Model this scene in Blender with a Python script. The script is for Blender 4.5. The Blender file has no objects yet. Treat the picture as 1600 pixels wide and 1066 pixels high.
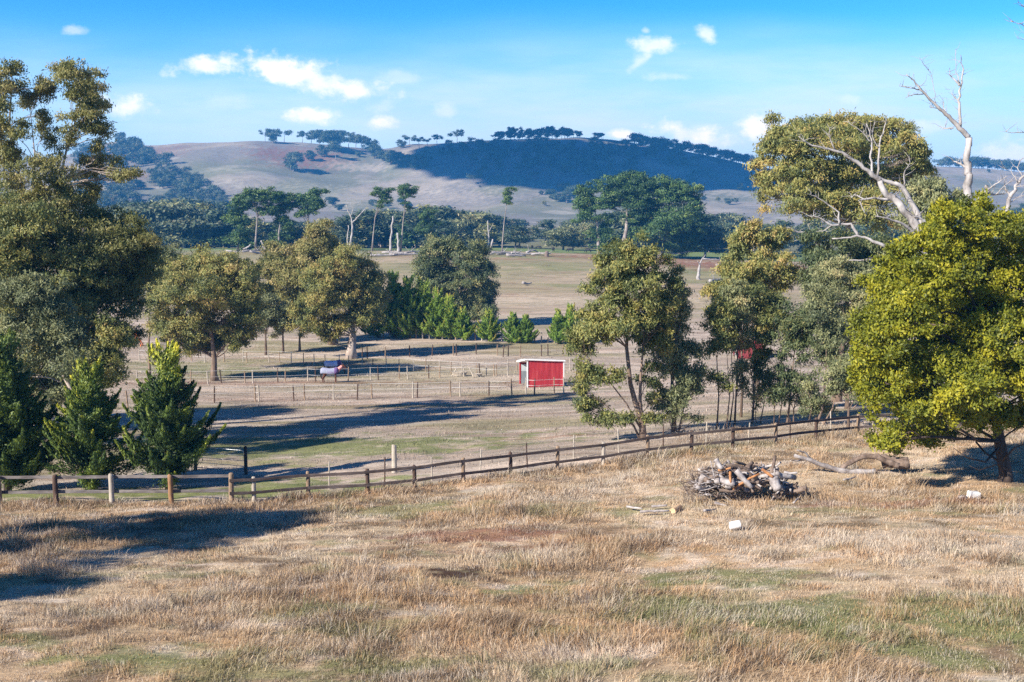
import bpy, math, random
import numpy as np
R = math.radians
rng = np.random.default_rng(7)
random.seed(7)
sc = bpy.context.scene
col = sc.collection
F = 1700.0                      # focal length in photograph pixels
PITCH = math.atan(163 / F)
FW = np.array([0, math.cos(PITCH), -math.sin(PITCH)])
UP = np.array([0, math.sin(PITCH), math.cos(PITCH)])

# ---------------------------------------------------------------- noise
def _h(ix, iy, s):
    v = np.sin(ix * 127.1 + iy * 311.7 + s * 74.7) * 43758.5453
    return v - np.floor(v)
def vn(x, y, s=0):
    x = np.asarray(x, float); y = np.asarray(y, float)
    ix = np.floor(x); iy = np.floor(y); fx = x - ix; fy = y - iy
    fx = fx * fx * (3 - 2 * fx); fy = fy * fy * (3 - 2 * fy)
    a = _h(ix, iy, s); b = _h(ix + 1, iy, s); c = _h(ix, iy + 1, s); d = _h(ix + 1, iy + 1, s)
    return (a * (1 - fx) + b * fx) * (1 - fy) + (c * (1 - fx) + d * fx) * fy
def fbm(x, y, s=0, o=4):
    t = 0; a = 0.5; n = 0
    for i in range(o):
        t = t + a * vn(x * 2 ** i, y * 2 ** i, s + i * 13); n += a; a *= 0.5
    return t / n
def sst(a, b, x):
    t = np.clip((x - a) / (b - a), 0, 1); return t * t * (3 - 2 * t)

# ---------------------------------------------------------------- terrain
COLS = np.array([-900, 0, 400, 800, 1200, 1600, 2500.])
DS = np.array([0, 19, 30, 42, 50, 65, 85, 106, 125, 145, 170, 200, 260, 335, 370, 420, 520, 650, 850, 1000.])
ZT = np.array([
 [-7.2]*7, [-7.9,-7.9,-7.9,-7.8,-7.7,-7.6,-7.6], [-9.3,-9.3,-9.2,-9.0,-8.8,-8.6,-8.6],
 [-10.4,-10.4,-10.4,-10.0,-9.6,-9.45,-9.4], [-11.2,-11.2,-11.1,-10.35,-9.7,-9.5,-9.4],
 [-12.2,-12.2,-12.2,-11.8,-10.8,-10.3,-10], [-13.4,-13.4,-13.4,-13.1,-12.5,-12,-11.6],
 [-14.2,-14.2,-14.2,-14.2,-13.9,-13.5,-13], [-14.6]*7, [-14,-14,-14,-14,-14,-14,-14], [-13.6]*7,
 [-12.7]*7, [-9.3,-9.3,-9.4,-9.6,-10.6,-11,-11], [-4.0,-4.0,-4.2,-4.6,-7.8,-8.5,-8.5], [-3.9,-3.9,-4.0,-4.2,-7.6,-8.5,-8.5],
 [-4.6,-4.6,-4.6,-4.6,-7,-8,-8], [-4,-4,-4,-4,-5,-6,-6], [-1,-1,-1,-1,-1,-1,-1],
 [12,12,12,11,9,12,12], [27,27,26,23,20,28,28]])
RX = np.array([-900,-300,0,130,180,240,340,400,480,560,600,640,700,780,850,900,950,1000,1060,1120,1180,1240,1310,1450,1530,1600,1800,2500.])
RY = np.array([330,285,262,240,222,229,226,221,225,232,236,229,225,222,219,217,219,224,235,247,261,272,268,257,262,270,300,330.])
NU, ND = 700, 900
UG = np.linspace(-1.0, 1.0, NU)
LG = np.linspace(math.log(20.), math.log(7020.), ND)     # log(d + 20)
def _table():
    dd = np.exp(LG) - 20
    px = UG * F + 800
    Z = np.zeros((ND, NU))
    rid = (370 - np.interp(px, RX, RY)) / F * 1500
    base = np.array([[np.interp(p, COLS, row) for p in px] for row in ZT])
    far_d = np.array([1120, 1250, 1380, 1500, 1650, 1900, 2400, 3200, 8000.])
    w = np.array([.34, .56, .83, 1.0, .93, .7, .3, .05, 0])
    full_d = np.concatenate([DS, far_d])
    full = np.concatenate([base, w[:, None] * rid[None, :]])
    for j in range(NU):
        Z[:, j] = np.interp(dd, full_d, full[:, j])
    k = np.array([1, 4, 6, 4, 1.]); k /= k.sum()
    for it in range(5):
        Zp = np.pad(Z, ((2, 2), (0, 0)), 'edge'); Z = sum(k[i] * Zp[i:i + ND] for i in range(5))
    for it in range(5):
        Zp = np.pad(Z, ((0, 0), (2, 2)), 'edge'); Z = sum(k[i] * Zp[:, i:i + NU] for i in range(5))
    return Z
ZG = _table()
def hz(x, y):
    x = np.asarray(x, float); y = np.asarray(y, float)
    ye = np.maximum(y, 0.0)
    u = np.clip(x / (ye + np.where(ye < 30, (30 - ye) * 0.9, 0)), -0.999, 0.999)
    fu = (u + 1) / 2 * (NU - 1); fd = (np.log(ye + 20) - LG[0]) / (LG[1] - LG[0])
    iu = np.clip(fu.astype(int), 0, NU - 2); idd = np.clip(fd.astype(int), 0, ND - 2)
    a = fu - iu; b = np.clip(fd - idd, 0, 1)
    z = (ZG[idd, iu] * (1 - a) + ZG[idd, iu + 1] * a) * (1 - b) + (ZG[idd + 1, iu] * (1 - a) + ZG[idd + 1, iu + 1] * a) * b
    z = z + (fbm(x / 3.1, y / 3.1, 3, 3) - .5) * 0.35 * sst(75, 50, y) + (fbm(x / 22, y / 22, 5, 3) - .5) * .5 * sst(90, 140, y)
    hill = sst(800, 1150, y)
    z = z + hill * ((fbm(x / 190, y / 260, 9, 3) - .5) * 26 * sst(1560, 1350, y) + (fbm(x / 45, y / 60, 19, 2) - .5) * 4)
    # little hollow and bank at the left of the near field
    return z
def ray(px, py):
    v = F * FW + (533 - py) * UP + np.array([px - 800., 0, 0])
    return v / v[1]
def P(px, py, d):
    return ray(px, py) * d
STEPS = np.concatenate([np.arange(14, 200, 0.25), np.geomspace(200, 2600, 2200)])
def hit(px, py, dmin=14):
    v = ray(px, py); s = STEPS[STEPS >= dmin]
    g = hz(v[0] * s, s) - v[2] * s
    i = np.argmax(g > 0)
    if not g[i] > 0: return None
    d = s[i]
    return np.array([v[0] * d, d, float(hz(v[0] * d, d))])
def gat(px, d):
    x = (px - 800) / (F * math.cos(PITCH)) * d
    return np.array([x, d, float(hz(x, d))])

# ---------------------------------------------------------------- mesh helpers
class MB:
    def __init__(s): s.V = []; s.L = []; s.T = []; s.A = []; s.n = 0; s.M = []
    def add(s, v, loops, tot, att=None, mi=0):
        v = np.asarray(v, float).reshape(-1, 3); s.V.append(v)
        s.L.append(np.asarray(loops, int).ravel() + s.n); tot = np.asarray(tot, int).ravel(); s.T.append(tot)
        s.M.append(np.full(len(tot), mi)); s.n += len(v)
        s.A.append(np.full(len(v), .5) if att is None else np.asarray(att, float).ravel())
    def box(s, c, size, rz=0, mi=0, taper=1.0, rx=0.0, att=None):
        x, y, z = [q / 2 for q in size]
        v = np.array([[-x,-y,-z],[x,-y,-z],[x,y,-z],[-x,y,-z],[-x*taper,-y*taper,z],[x*taper,-y*taper,z],[x*taper,y*taper,z],[-x*taper,y*taper,z]])
        if rx: ca, sa = math.cos(rx), math.sin(rx); v = v @ np.array([[1,0,0],[0,ca,sa],[0,-sa,ca]])
        ca, sa = math.cos(rz), math.sin(rz)
        v = v @ np.array([[ca, sa, 0], [-sa, ca, 0], [0, 0, 1]]) + np.array(c)
        s.add(v, [0,3,2,1,4,5,6,7,0,1,5,4,1,2,6,5,2,3,7,6,3,0,4,7], [4]*6, mi=mi, att=att)
    def tube(s, path, rad, sides=7, cap=True, mi=0, att=None):
        p = np.asarray(path, float); k = len(p); rad = np.broadcast_to(np.asarray(rad, float), (k,))
        t = np.gradient(p, axis=0); t /= np.linalg.norm(t, axis=1)[:, None] + 1e-9
        ref = np.array([0.3, 0.9, 0.15]) if abs(t[:, 2]).mean() > .5 else np.array([.1, .15, 1.])
        a = np.cross(t, ref); a /= np.linalg.norm(a, axis=1)[:, None] + 1e-9
        b = np.cross(t, a)
        th = np.linspace(0, 2 * math.pi, sides, endpoint=False)
        v = p[:, None] + rad[:, None, None] * (a[:, None] * np.cos(th)[None, :, None] + b[:, None] * np.sin(th)[None, :, None])
        i = np.arange(k - 1)[:, None] * sides; j = np.arange(sides)[None]; j2 = (j + 1) % sides
        q = np.stack([i + j, i + sides + j, i + sides + j2, i + j2], -1).reshape(-1, 4)
        L = list(q.ravel()); T = [4] * len(q)
        if cap:
            L += list(range(sides)); T.append(sides); L += list(range(k * sides - 1, (k - 1) * sides - 1, -1)); T.append(sides)
        s.add(v, L, T, mi=mi, att=None if att is None else np.full(k * sides, att))
    def build(s, name, mats, parent=None, smooth=False, attr='tint'):
        me = bpy.data.meshes.new(name)
        V = np.concatenate(s.V); L = np.concatenate(s.L); T = np.concatenate(s.T)
        me.vertices.add(len(V)); me.vertices.foreach_set('co', V.astype(np.float32).ravel())
        me.loops.add(len(L)); me.loops.foreach_set('vertex_index', L.astype(np.int32))
        me.polygons.add(len(T)); st = np.concatenate([[0], np.cumsum(T)[:-1]])
        me.polygons.foreach_set('loop_start', st.astype(np.int32))
        if not isinstance(mats, (list, tuple)): mats = [mats]
        for m in mats: me.materials.append(m)
        me.polygons.foreach_set('material_index', np.concatenate(s.M).astype(np.int32))
        me.polygons.foreach_set('use_smooth', np.full(len(T), smooth))
        a = me.attributes.new(attr, 'FLOAT', 'POINT'); a.data.foreach_set('value', np.concatenate(s.A).astype(np.float32))
        me.update(calc_edges=True)
        o = bpy.data.objects.new(name, me); col.objects.link(o)
        if parent is not None: o.parent = parent
        return o
def tag(o, label=None, cat=None, group=None, kind=None):
    if label: o['label'] = label
    if cat: o['category'] = cat
    if group: o['group'] = group
    if kind: o['kind'] = kind
    return o
def empty(name, loc, rz=0):
    o = bpy.data.objects.new(name, None); col.objects.link(o); o.empty_display_size = .3
    o.location = [float(q) for q in loc]; o.rotation_euler = (0, 0, rz); return o
def copy_tree(o, parent=None):
    c = o.copy(); col.objects.link(c); c.parent = parent
    for ch in [k for k in KIDS.get(o.name, [])]: copy_tree_reg(ch, c)
    return c
KIDS = {}
def reg(root, kids): KIDS[root.name] = kids; return root
def copy_tree_reg(ch, c):
    d = ch.copy(); col.objects.link(d); d.parent = c; return d

# ---------------------------------------------------------------- materials
def new_mat(name):
    m = bpy.data.materials.new(name); m.use_nodes = True; nt = m.node_tree
    for n in list(nt.nodes): nt.nodes.remove(n)
    out = nt.nodes.new('ShaderNodeOutputMaterial'); return m, nt, out
def N(nt, t, **kw):
    n = nt.nodes.new(t)
    for k, v in kw.items():
        if k.startswith('i_'): n.inputs[k[2:].replace('_', ' ')].default_value = v
        else: setattr(n, k, v)
    return n
def ramp(nt, stops):
    n = nt.nodes.new('ShaderNodeValToRGB'); e = n.color_ramp.elements
    while len(e) < len(stops): e.new(.5)
    for q, (p, c) in zip(e, stops): q.position = p; q.color = (*c, 1)
    return n
def mat_leaf(name, stops, trans=.3, rough=.55, nscale=.5, spread=.35):
    m, nt, out = new_mat(name); lk = nt.links.new; KL = {'gum leaves': 1.75, 'grey gum leaves': 1.75, 'golden gum leaves': 1.4, 'dark gum leaves': 2.2, 'wattle leaves': 1.1, 'cypress sprays': 1.9, 'bright cypress sprays': 1.5, 'pine needles': 1.3, 'distant gum leaves': 1.3}[name]
    a = N(nt, 'ShaderNodeAttribute', attribute_name='tint')
    oi = N(nt, 'ShaderNodeObjectInfo')
    tc = N(nt, 'ShaderNodeTexCoord'); no = N(nt, 'ShaderNodeTexNoise', i_Scale=nscale, i_Detail=2.0); lk(tc.outputs['Object'], no.inputs['Vector'])
    m1 = N(nt, 'ShaderNodeMath', operation='MULTIPLY_ADD'); lk(no.outputs['Fac'], m1.inputs[0]); m1.inputs[1].default_value = spread * 2; m1.inputs[2].default_value = -spread
    m2 = N(nt, 'ShaderNodeMath', operation='ADD'); lk(m1.outputs[0], m2.inputs[0]); lk(a.outputs['Fac'], m2.inputs[1])
    m3 = N(nt, 'ShaderNodeMath', operation='MULTIPLY_ADD'); lk(oi.outputs['Random'], m3.inputs[0]); m3.inputs[1].default_value = .2; m3.inputs[2].default_value = -.1
    m4 = N(nt, 'ShaderNodeMath', operation='ADD'); lk(m2.outputs[0], m4.inputs[0]); lk(m3.outputs[0], m4.inputs[1])
    r = ramp(nt, [(q, tuple(min(.7, v * KL * 1.2) for v in c)) for q, c in stops]); lk(m4.outputs[0], r.inputs[0])
    p = N(nt, 'ShaderNodeBsdfPrincipled', i_Roughness=rough); p.inputs['Specular IOR Level'].default_value = .35
    lk(r.outputs[0], p.inputs['Base Color'])
    t = N(nt, 'ShaderNodeBsdfTranslucent'); lk(r.outputs[0], t.inputs['Color'])
    mx = N(nt, 'ShaderNodeMixShader'); mx.inputs[0].default_value = trans
    lk(p.outputs[0], mx.inputs[1]); lk(t.outputs[0], mx.inputs[2]); lk(mx.outputs[0], out.inputs['Surface'])
    return m
def mat_rough(name, stops, scale=3., stretch=(1, 1, 1), rough=.85, bump=.3, spec=.2, metallic=0, bscale=None, tint=0.0, coord='Object'):
    m, nt, out = new_mat(name); lk = nt.links.new
    tc = N(nt, 'ShaderNodeTexCoord'); mp = N(nt, 'ShaderNodeMapping'); mp.inputs['Scale'].default_value = stretch
    lk(tc.outputs[coord], mp.inputs[0])
    no = N(nt, 'ShaderNodeTexNoise', i_Scale=scale, i_Detail=6.0, i_Roughness=.65); lk(mp.outputs[0], no.inputs['Vector'])
    a = N(nt, 'ShaderNodeAttribute', attribute_name='tint')
    f = N(nt, 'ShaderNodeMath', operation='MULTIPLY_ADD'); lk(a.outputs['Fac'], f.inputs[0]); f.inputs[1].default_value = tint
    g = N(nt, 'ShaderNodeMath', operation='SUBTRACT'); lk(no.outputs['Fac'], g.inputs[0]); g.inputs[1].default_value = tint * .5
    lk(g.outputs[0], f.inputs[2])
    r = ramp(nt, stops); lk(f.outputs[0], r.inputs[0])
    p = N(nt, 'ShaderNodeBsdfPrincipled', i_Roughness=rough, i_Metallic=metallic); p.inputs['Specular IOR Level'].default_value = spec
    lk(r.outputs[0], p.inputs['Base Color'])
    n2 = N(nt, 'ShaderNodeTexNoise', i_Scale=bscale or scale * 3, i_Detail=4.0); lk(mp.outputs[0], n2.inputs['Vector'])
    b = N(nt, 'ShaderNodeBump', i_Strength=bump, i_Distance=.03); lk(n2.outputs['Fac'], b.inputs['Height']); lk(b.outputs[0], p.inputs['Normal'])
    lk(p.outputs[0], out.inputs['Surface']); return m
M = {}
M['gum'] = mat_leaf('gum leaves', [(.1, (.030, .042, .016)), (.4, (.085, .095, .030)), (.62, (.16, .145, .040)), (.9, (.22, .15, .055))])
M['gumgrey'] = mat_leaf('grey gum leaves', [(.1, (.035, .046, .022)), (.45, (.10, .108, .050)), (.7, (.17, .165, .075)), (.95, (.23, .18, .09))])
M['gumgold'] = mat_leaf('golden gum leaves', [(.1, (.05, .060, .015)), (.4, (.115, .115, .035)), (.65, (.175, .155, .05)), (.9, (.24, .18, .075))])
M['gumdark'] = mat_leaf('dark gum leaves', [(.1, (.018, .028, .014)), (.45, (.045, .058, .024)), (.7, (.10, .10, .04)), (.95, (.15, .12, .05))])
M['wattle'] = mat_leaf('wattle leaves', [(.08, (.045, .060, .010)), (.36, (.14, .155, .013)), (.60, (.245, .232, .016)), (.95, (.39, .33, .02))], trans=.35, nscale=1.1, spread=.4)
M['cypress'] = mat_leaf('cypress sprays', [(.1, (.012, .022, .010)), (.5, (.040, .062, .014)), (.78, (.11, .13, .018)), (1, (.34, .28, .03))], trans=.2, nscale=.9)
M['cypressrow'] = mat_leaf('bright cypress sprays', [(.1, (.03, .06, .012)), (.5, (.10, .16, .022)), (.75, (.17, .21, .03)), (1, (.25, .19, .05))], trans=.25, nscale=.5)
M['pine'] = mat_leaf('pine needles', [(.1, (.014, .034, .014)), (.5, (.045, .085, .022)), (.8, (.10, .14, .03)), (1, (.14, .15, .04))], trans=.15, nscale=.2)
M['far'] = mat_leaf('distant gum leaves', [(.1, (.018, .034, .022)), (.5, (.05, .07, .036)), (.8, (.10, .105, .055)), (1, (.13, .10, .055))], trans=.15, nscale=.1)
M['bark'] = mat_rough('brown bark', [(.25, (.06, .042, .032)), (.5, (.17, .12, .09)), (.75, (.34, .24, .18))], 3, (1, 1, .18), bump=.6, bscale=8)
M['palebark'] = mat_rough('pale gum bark', [(.25, (.16, .11, .085)), (.5, (.40, .32, .27)), (.75, (.58, .50, .44))], 2.2, (1, 1, .25), bump=.3)
M['deadwood'] = mat_rough('white dead wood', [(.3, (.09, .075, .07)), (.45, (.30, .27, .255)), (.7, (.50, .46, .44))], 2.5, (1, 1, .3), bump=.5)
M['darkbark'] = mat_rough('dark bark', [(.25, (.022, .016, .013)), (.5, (.07, .05, .04)), (.75, (.15, .11, .085))], 4, (1, 1, .2), bump=.8)
M['greybark'] = mat_rough('far pale bark', [(.3, (.13, .105, .095)), (.7, (.36, .31, .28))], .6, bump=.1)

# ---------------------------------------------------------------- foliage
def leaves(mb, C, D, Ln, Wd, tint, Nn=None):
    n = len(C)
    D = D / (np.linalg.norm(D, axis=1)[:, None] + 1e-9)
    r = rng.normal(size=(n, 3)); r = r if Nn is None else r * .55 + Nn * 1.3; W = np.cross(D, r); W /= np.linalg.norm(W, axis=1)[:, None] + 1e-9
    Ln = np.broadcast_to(Ln, (n,))[:, None]; Wd = np.broadcast_to(Wd, (n,))[:, None]
    v = np.stack([C - D * Ln / 2, C + W * Wd / 2 - D * Ln * .08, C + D * Ln / 2, C - W * Wd / 2 - D * Ln * .08], 1).reshape(-1, 3)
    mb.add(v, np.arange(4 * n), np.full(n, 4), np.repeat(tint, 4))
def lobe_pts(c, r, ns, inner=.3, bottom=.35):
    """sprig centres gathered in uneven tufts over a clump, with the way each tuft faces"""
    r = np.asarray(r, float); K = max(6, int(ns / 8))
    u = rng.normal(size=(K * 2 + 4, 3)); u /= np.linalg.norm(u, axis=1)[:, None]
    u = u[(u[:, 2] > -.3) | (rng.random(len(u)) < bottom)][:K]; K = len(u)
    k = rng.random(3) * 9
    rad = np.where(rng.random(K) < inner, rng.uniform(.35, .8, K), 1 - np.abs(rng.normal(size=K)) * .13)
    rad = rad * (.86 + .24 * np.sin(u[:, 0] * 4.1 + k[0]) * np.sin(u[:, 1] * 3.7 + k[1]) + .14 * np.sin(u[:, 2] * 6 + u[:, 0] * 5 + k[2]))
    cen = c + u * r * rad[:, None]; rs = r.mean() * rng.uniform(.24, .50, K)
    ti = rng.normal(0, .10, K)
    w = rs ** 2; idx = rng.choice(K, ns, p=w / w.sum())
    v = rng.normal(size=(ns, 3)); v[:, 2] = np.abs(v[:, 2]) * .9 - .25; v = v + u[idx] * .5; v /= np.linalg.norm(v, axis=1)[:, None]
    pos = cen[idx] + v * (rs[idx] * rng.uniform(.30, 1.10, ns))[:, None] * np.array([1.15, 1.15, .85])
    nn = v * .8 + u[idx] * .5 + np.array([0, 0, .25]); nn /= np.linalg.norm(nn, axis=1)[:, None]
    return pos, nn, ti[idx]
def wob(a, b, n=6, amp=.08, sag=0.0):
    t = np.linspace(0, 1, n)[:, None]; L = np.linalg.norm(np.subtract(b, a))
    p = np.asarray(a) * (1 - t) + np.asarray(b) * t
    p = p + np.sin(t * math.pi) * rng.normal(size=3) * amp * L * .6 + rng.normal(size=(n, 3)) * amp * L * .18 * np.sin(t * math.pi)
    p[:, 2] += sag * L * np.sin(t * math.pi)[:, 0]
    return p
STYLE = {  # leaf length, width, sprig sigma, leaves per sprig, coverage
    'gum': dict(L=.20, W=.062, sig=.145, per=24, cov=1.25, down=.9, inner=.22),
    'wattle': dict(L=.14, W=.070, sig=.11, per=26, cov=2.1, down=-.5, inner=.15),
}
def make_tree(name, label, cat, base, lobes, leaf, bark, tr=.2, style='gum', scale=1.0, cov=1.0, group=None, trunk=None, limb=True, twigs=5, down=None, sparse_bottom=.35, sigk=1.0, trunks=None, perk=1.0, flat=False):
    """lobes: list of (centre xyz, (rx,ry,rz)) in world metres; everything is built relative to base"""
    S = STYLE[style]; base = np.asarray(base, float)
    root = tag(empty(name, base), label, cat, group)
    L = S['L'] * scale; W = S['W'] * scale; sig = S['sig'] * scale * sigk; per = max(8, int(S['per'] * perk))
    dn = S['down'] if down is None else down
    mb = MB(); tb = MB()
    lobes = [(np.asarray(c, float) - base, np.asarray(r, float)) for c, r in lobes]
    top = max(c[2] for c, r in lobes); ctr = np.mean([c for c, r in lobes], axis=0)
    if trunks is None:
        if trunk is None:
            tp = np.array([ctr[0] * .75, ctr[1] * .5, top * .8]); trunk = wob([0, 0, -.35], tp, 9, .05)
        trunks = [(trunk, tr)]
    ctrl = []
    for tpth, r0 in trunks:
        tpth = np.asarray(tpth, float); k = len(tpth)
        rr = r0 * (1 - .8 * np.linspace(0, 1, k)); rr[0] *= 1.25
        tb.tube(tpth, rr, 9 if scale < 2 else 6)
        for p, q in zip(tpth, rr): ctrl.append((p, q))
    for c, r in lobes:
        area = 4 * math.pi * (((r[0] * r[1]) ** 1.6 + (r[0] * r[2]) ** 1.6 + (r[1] * r[2]) ** 1.6) / 3) ** (1 / 1.6)
        nl = area * S['cov'] * cov / (L * W * .5); ns = max(6, int(nl / per))
        sp, u, tu = lobe_pts(c, r, ns, S['inner'], sparse_bottom); ns = len(sp)
        st = .46 + tu + rng.normal(0, .05, ns)
        C = np.repeat(sp, per, 0) + rng.normal(size=(ns * per, 3)) * sig * np.array([1, 1, .85 if not flat else .45])
        D = rng.normal(size=(ns * per, 3)) * .75 + np.repeat(u, per, 0) * .35; D[:, 2] -= dn
        ln = L * rng.uniform(.6, 1.3, ns * per)
        leaves(mb, C, D, ln, W * rng.uniform(.7, 1.25, ns * per), np.repeat(st, per) + rng.normal(size=ns * per) * .10, np.repeat(u, per, 0))
        if limb:
            cand = [(p, q) for p, q in ctrl if p[2] < c[2] + .1] or [ctrl[0]]
            w = [abs(np.linalg.norm(p - c) - .0) + max(0, .5 * (abs(c[2] - p[2]) < .2)) + .35 * abs(p[2] - c[2]) * 0 for p, q in cand]
            p, q = cand[int(np.argmin(w))]
            r1 = min(q * .65, max(.018, .02 + .011 * np.linalg.norm(p - c)) * (scale ** .5))
            br = wob(p, c, 7, .10, .06)
            tb.tube(br, np.linspace(r1, r1 * .35, 7), 5)
            for a in range(twigs):
                e = sp[rng.integers(ns)]; s0 = br[rng.integers(3, 7)]
                tb.tube(wob(s0, e, 4, .1), np.linspace(r1 * .38, r1 * .1, 4), 3, cap=False)
    cr = mb.build('crown', leaf, root); tk = tb.build('trunk', bark, root, smooth=True)
    return reg(root, [tk, cr])
def plobes(lst, d, depth=.35, seed=0, k=1.0):
    """clump list measured on the photograph (px, py, rx, ry) -> world clumps at distance about d"""
    r = random.Random(seed); out = []; m = d / F
    xs = [q[0] for q in lst]; half = (max(xs) - min(xs)) * m / 2
    cx = (max(xs) + min(xs)) / 2
    for q in lst:
        edge = 1 - min(1, abs(q[0] - cx) * m / (half + .1)) ** 2
        off = r.uniform(-1, 1) * max(.3, half * depth * (.35 + edge) * 1.6)
        dd = d + off
        out.append((P(q[0], q[1], dd), (q[2] * m * k, (q[2] + q[3]) / 2 * m * k, q[3] * m * k)))
    return out
def pt(lst, d, base, offs=None):
    return [P(a, b, d + (0 if offs is None else offs[i])) - base for i, (a, b) in enumerate(lst)]

def gum(label, bpx, d, lobes, leaf='gum', bark='palebark', tr=.22, depth=.35, seed=0, scale=1., cov=1.0, name='gum_tree', cat='tree', group=None, trunk=None, stems=None, k=1.12, fill=.72, **kw):
    base = gat(bpx, d)
    L = plobes(lobes, d, depth, seed, k)
    if fill:      # close the gaps between neighbouring clumps with smaller ones
        ex = []
        for i, (c, r) in enumerate(L):
            ds = sorted((float(np.linalg.norm(c - c2)), j) for j, (c2, r2) in enumerate(L) if j != i)
            for dist, j in ds[:2]:
                if j > i or ds[0][1] == j: c2, r2 = L[j]; ex.append(((c + c2) / 2 + rng.normal(size=3) * r[0] * .12, tuple((np.array(r) + np.array(r2)) * .5 * fill)))
        L = L + ex
    tk = None; tks = None
    if trunk: tk = [np.array([0, 0, -.3])] + pt(trunk, d, base)
    if stems:
        tks = [([np.array([o, 0, -.3])] + pt(s, d, base), r) for o, s, r in stems]
    return make_tree(name, label, cat, base, L, M[leaf], M[bark], tr, scale=scale, cov=cov, group=group, trunk=tk, trunks=tks, **kw)

# ---------------------------------------------------------------- left gums
gum('tall open-crowned gum with bare white limbs, highest tree at the left edge of the photo', 35, 66,
    [(113,118,36,22),(140,140,28,26),(85,135,22,20),(128,190,28,22),(152,172,18,24),(160,215,14,22),(15,125,28,22),(49,160,22,18),(-20,150,30,30),
     (11,205,32,26),(68,208,22,16),(95,228,22,16),(-25,230,35,35),(71,272,40,22),(20,262,30,26),(169,262,30,18),(197,278,18,18),(140,275,18,12),(45,310,35,25),(10,318,28,24),(80,318,30,24),(122,310,26,18),(60,345,34,22)],
    'gumgold', seed=1, cov=.85, fill=.55, k=1.08, stems=[(0,[(38,560),(42,440),(40,350),(32,280),(14,200),(18,140)],.19),(.4,[(60,560),(62,440),(75,350),(92,290),(105,230),(130,150)],.17),(.2,[(50,500),(58,420),(50,330),(55,250),(48,180)],.12)], twigs=8, scale=1.1)
gum('leaning gum with dense gold-green crown below the tall open gum', 110, 63,
    [(113,345,46,34),(169,358,38,30),(205,382,34,30),(150,405,48,38),(235,408,26,28),(205,440,36,38),(175,480,40,38),(195,520,22,24),(120,460,45,40),(80,395,45,40),(160,545,30,28),(110,520,40,34)],
    'gumgold', tr=.3, seed=2, trunk=[(118,620),(125,520),(120,430),(130,360)], scale=1.1)
gum('dark shaded gum at the left edge behind the grey-leaved one', 20, 60,
    [(38,361,45,38),(0,345,40,40),(0,390,45,45),(120,440,40,40),(100,500,45,40),(175,530,34,34),(150,580,34,28),(50,420,48,42),(-10,450,50,45),(60,480,45,38),(20,520,50,40),(85,560,40,35),(-15,570,50,45),(140,600,30,28),(45,610,50,35)],
    'gum', 'bark', tr=.3, seed=3, scale=1.15)
gum('grey-green gum leaning low at the left edge in front of the dark gum', 95, 54,
    [(20,475,38,34),(62,462,34,28),(95,500,32,28),(40,535,42,34),(100,560,34,30),(15,590,36,32),(80,610,34,28),(120,625,24,26)],
    'gumgrey', tr=.2, seed=4, trunk=[(120,660),(118,620),(85,560),(60,500)])
gum('small grey gum half hidden between the gold-green gum and the round paddock gum', 232, 112,
    [(245,400,28,22),(225,425,30,28),(262,420,18,24),(240,455,28,24)], 'gumgrey', 'bark', tr=.16, scale=1.6, seed=5)
# the trees beside the left of the photo, whose shadows lie over the near grass and the paddock
for i, (x, y, h, lb) in enumerate([(-27.5, 22.5, 13.5, 'broad gum left of the photo, shading the near dry grass'),
                                   (-25, 18.5, 9.5, 'lower gum left of the photo beside the broad shading gum'),
                                   (-40, 66, 17, 'gum left of the photo shading the far paddock'),
                                   (-36, 42, 8, 'gum left of the photo close behind the rail fence'),
                                   (-47, 60, 20, 'tallest gum left of the photo'), (-38.5, 63, 15, 'gum left of the photo beside the open-crowned gum')]):
    b = np.array([x, y, float(hz(x, y))]); rr = random.Random(i + 40)
    lb_ = []
    for q in range(12):
        a = rr.uniform(0, 6.28); rad = rr.uniform(.3, 1) * h * .24
        lb_.append((b + np.array([math.cos(a) * rad, math.sin(a) * rad, h * rr.uniform(.35, .88)]), (h * .12, h * .12, h * .09)))
    make_tree('gum_tree', lb, 'tree', b, lb_, M['gum'], M['palebark'], .3, scale=1.8, twigs=3)

# ---------------------------------------------------------------- paddock trees
gum('round-crowned gum standing alone in the horse paddock, forked brown trunk', 335, 107,
    [(322,418,48,24),(278,435,36,28),(368,432,36,28),(255,475,26,28),(300,465,42,32),(350,468,42,32),(390,478,20,28),(262,512,28,22),(300,520,36,26),(348,518,34,26),(384,510,22,20),(325,545,28,16),(285,545,20,12),(375,535,18,10)],
    'gum', 'bark', tr=.42, seed=6, scale=1.5, cov=1.05, trunk=[(334,585),(335,560),(330,520),(325,470)])
gum('broad gum with thick pale trunk behind the horses', 548, 129,
    [(545,412,30,24),(520,438,40,30),(572,440,26,28),(500,475,36,28),(550,472,42,32),(585,478,20,26),(482,502,26,20),(530,510,32,18),(572,505,24,16),(505,525,14,10)],
    'gum', 'palebark', tr=.7, seed=7, scale=1.7, trunk=[(549,545),(551,525),(548,490),(545,450)])
gum('tall gum with pointed olive top behind the broad thick-trunked gum', 522, 142,
    [(500,370,22,22),(512,390,20,22),(478,400,30,26),(440,405,32,24),(418,435,26,26),(458,438,34,28),(500,420,28,30),(430,470,26,20),(465,470,26,20)],
    'gumgold', 'bark', tr=.6, seed=8, scale=1.9)
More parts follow.
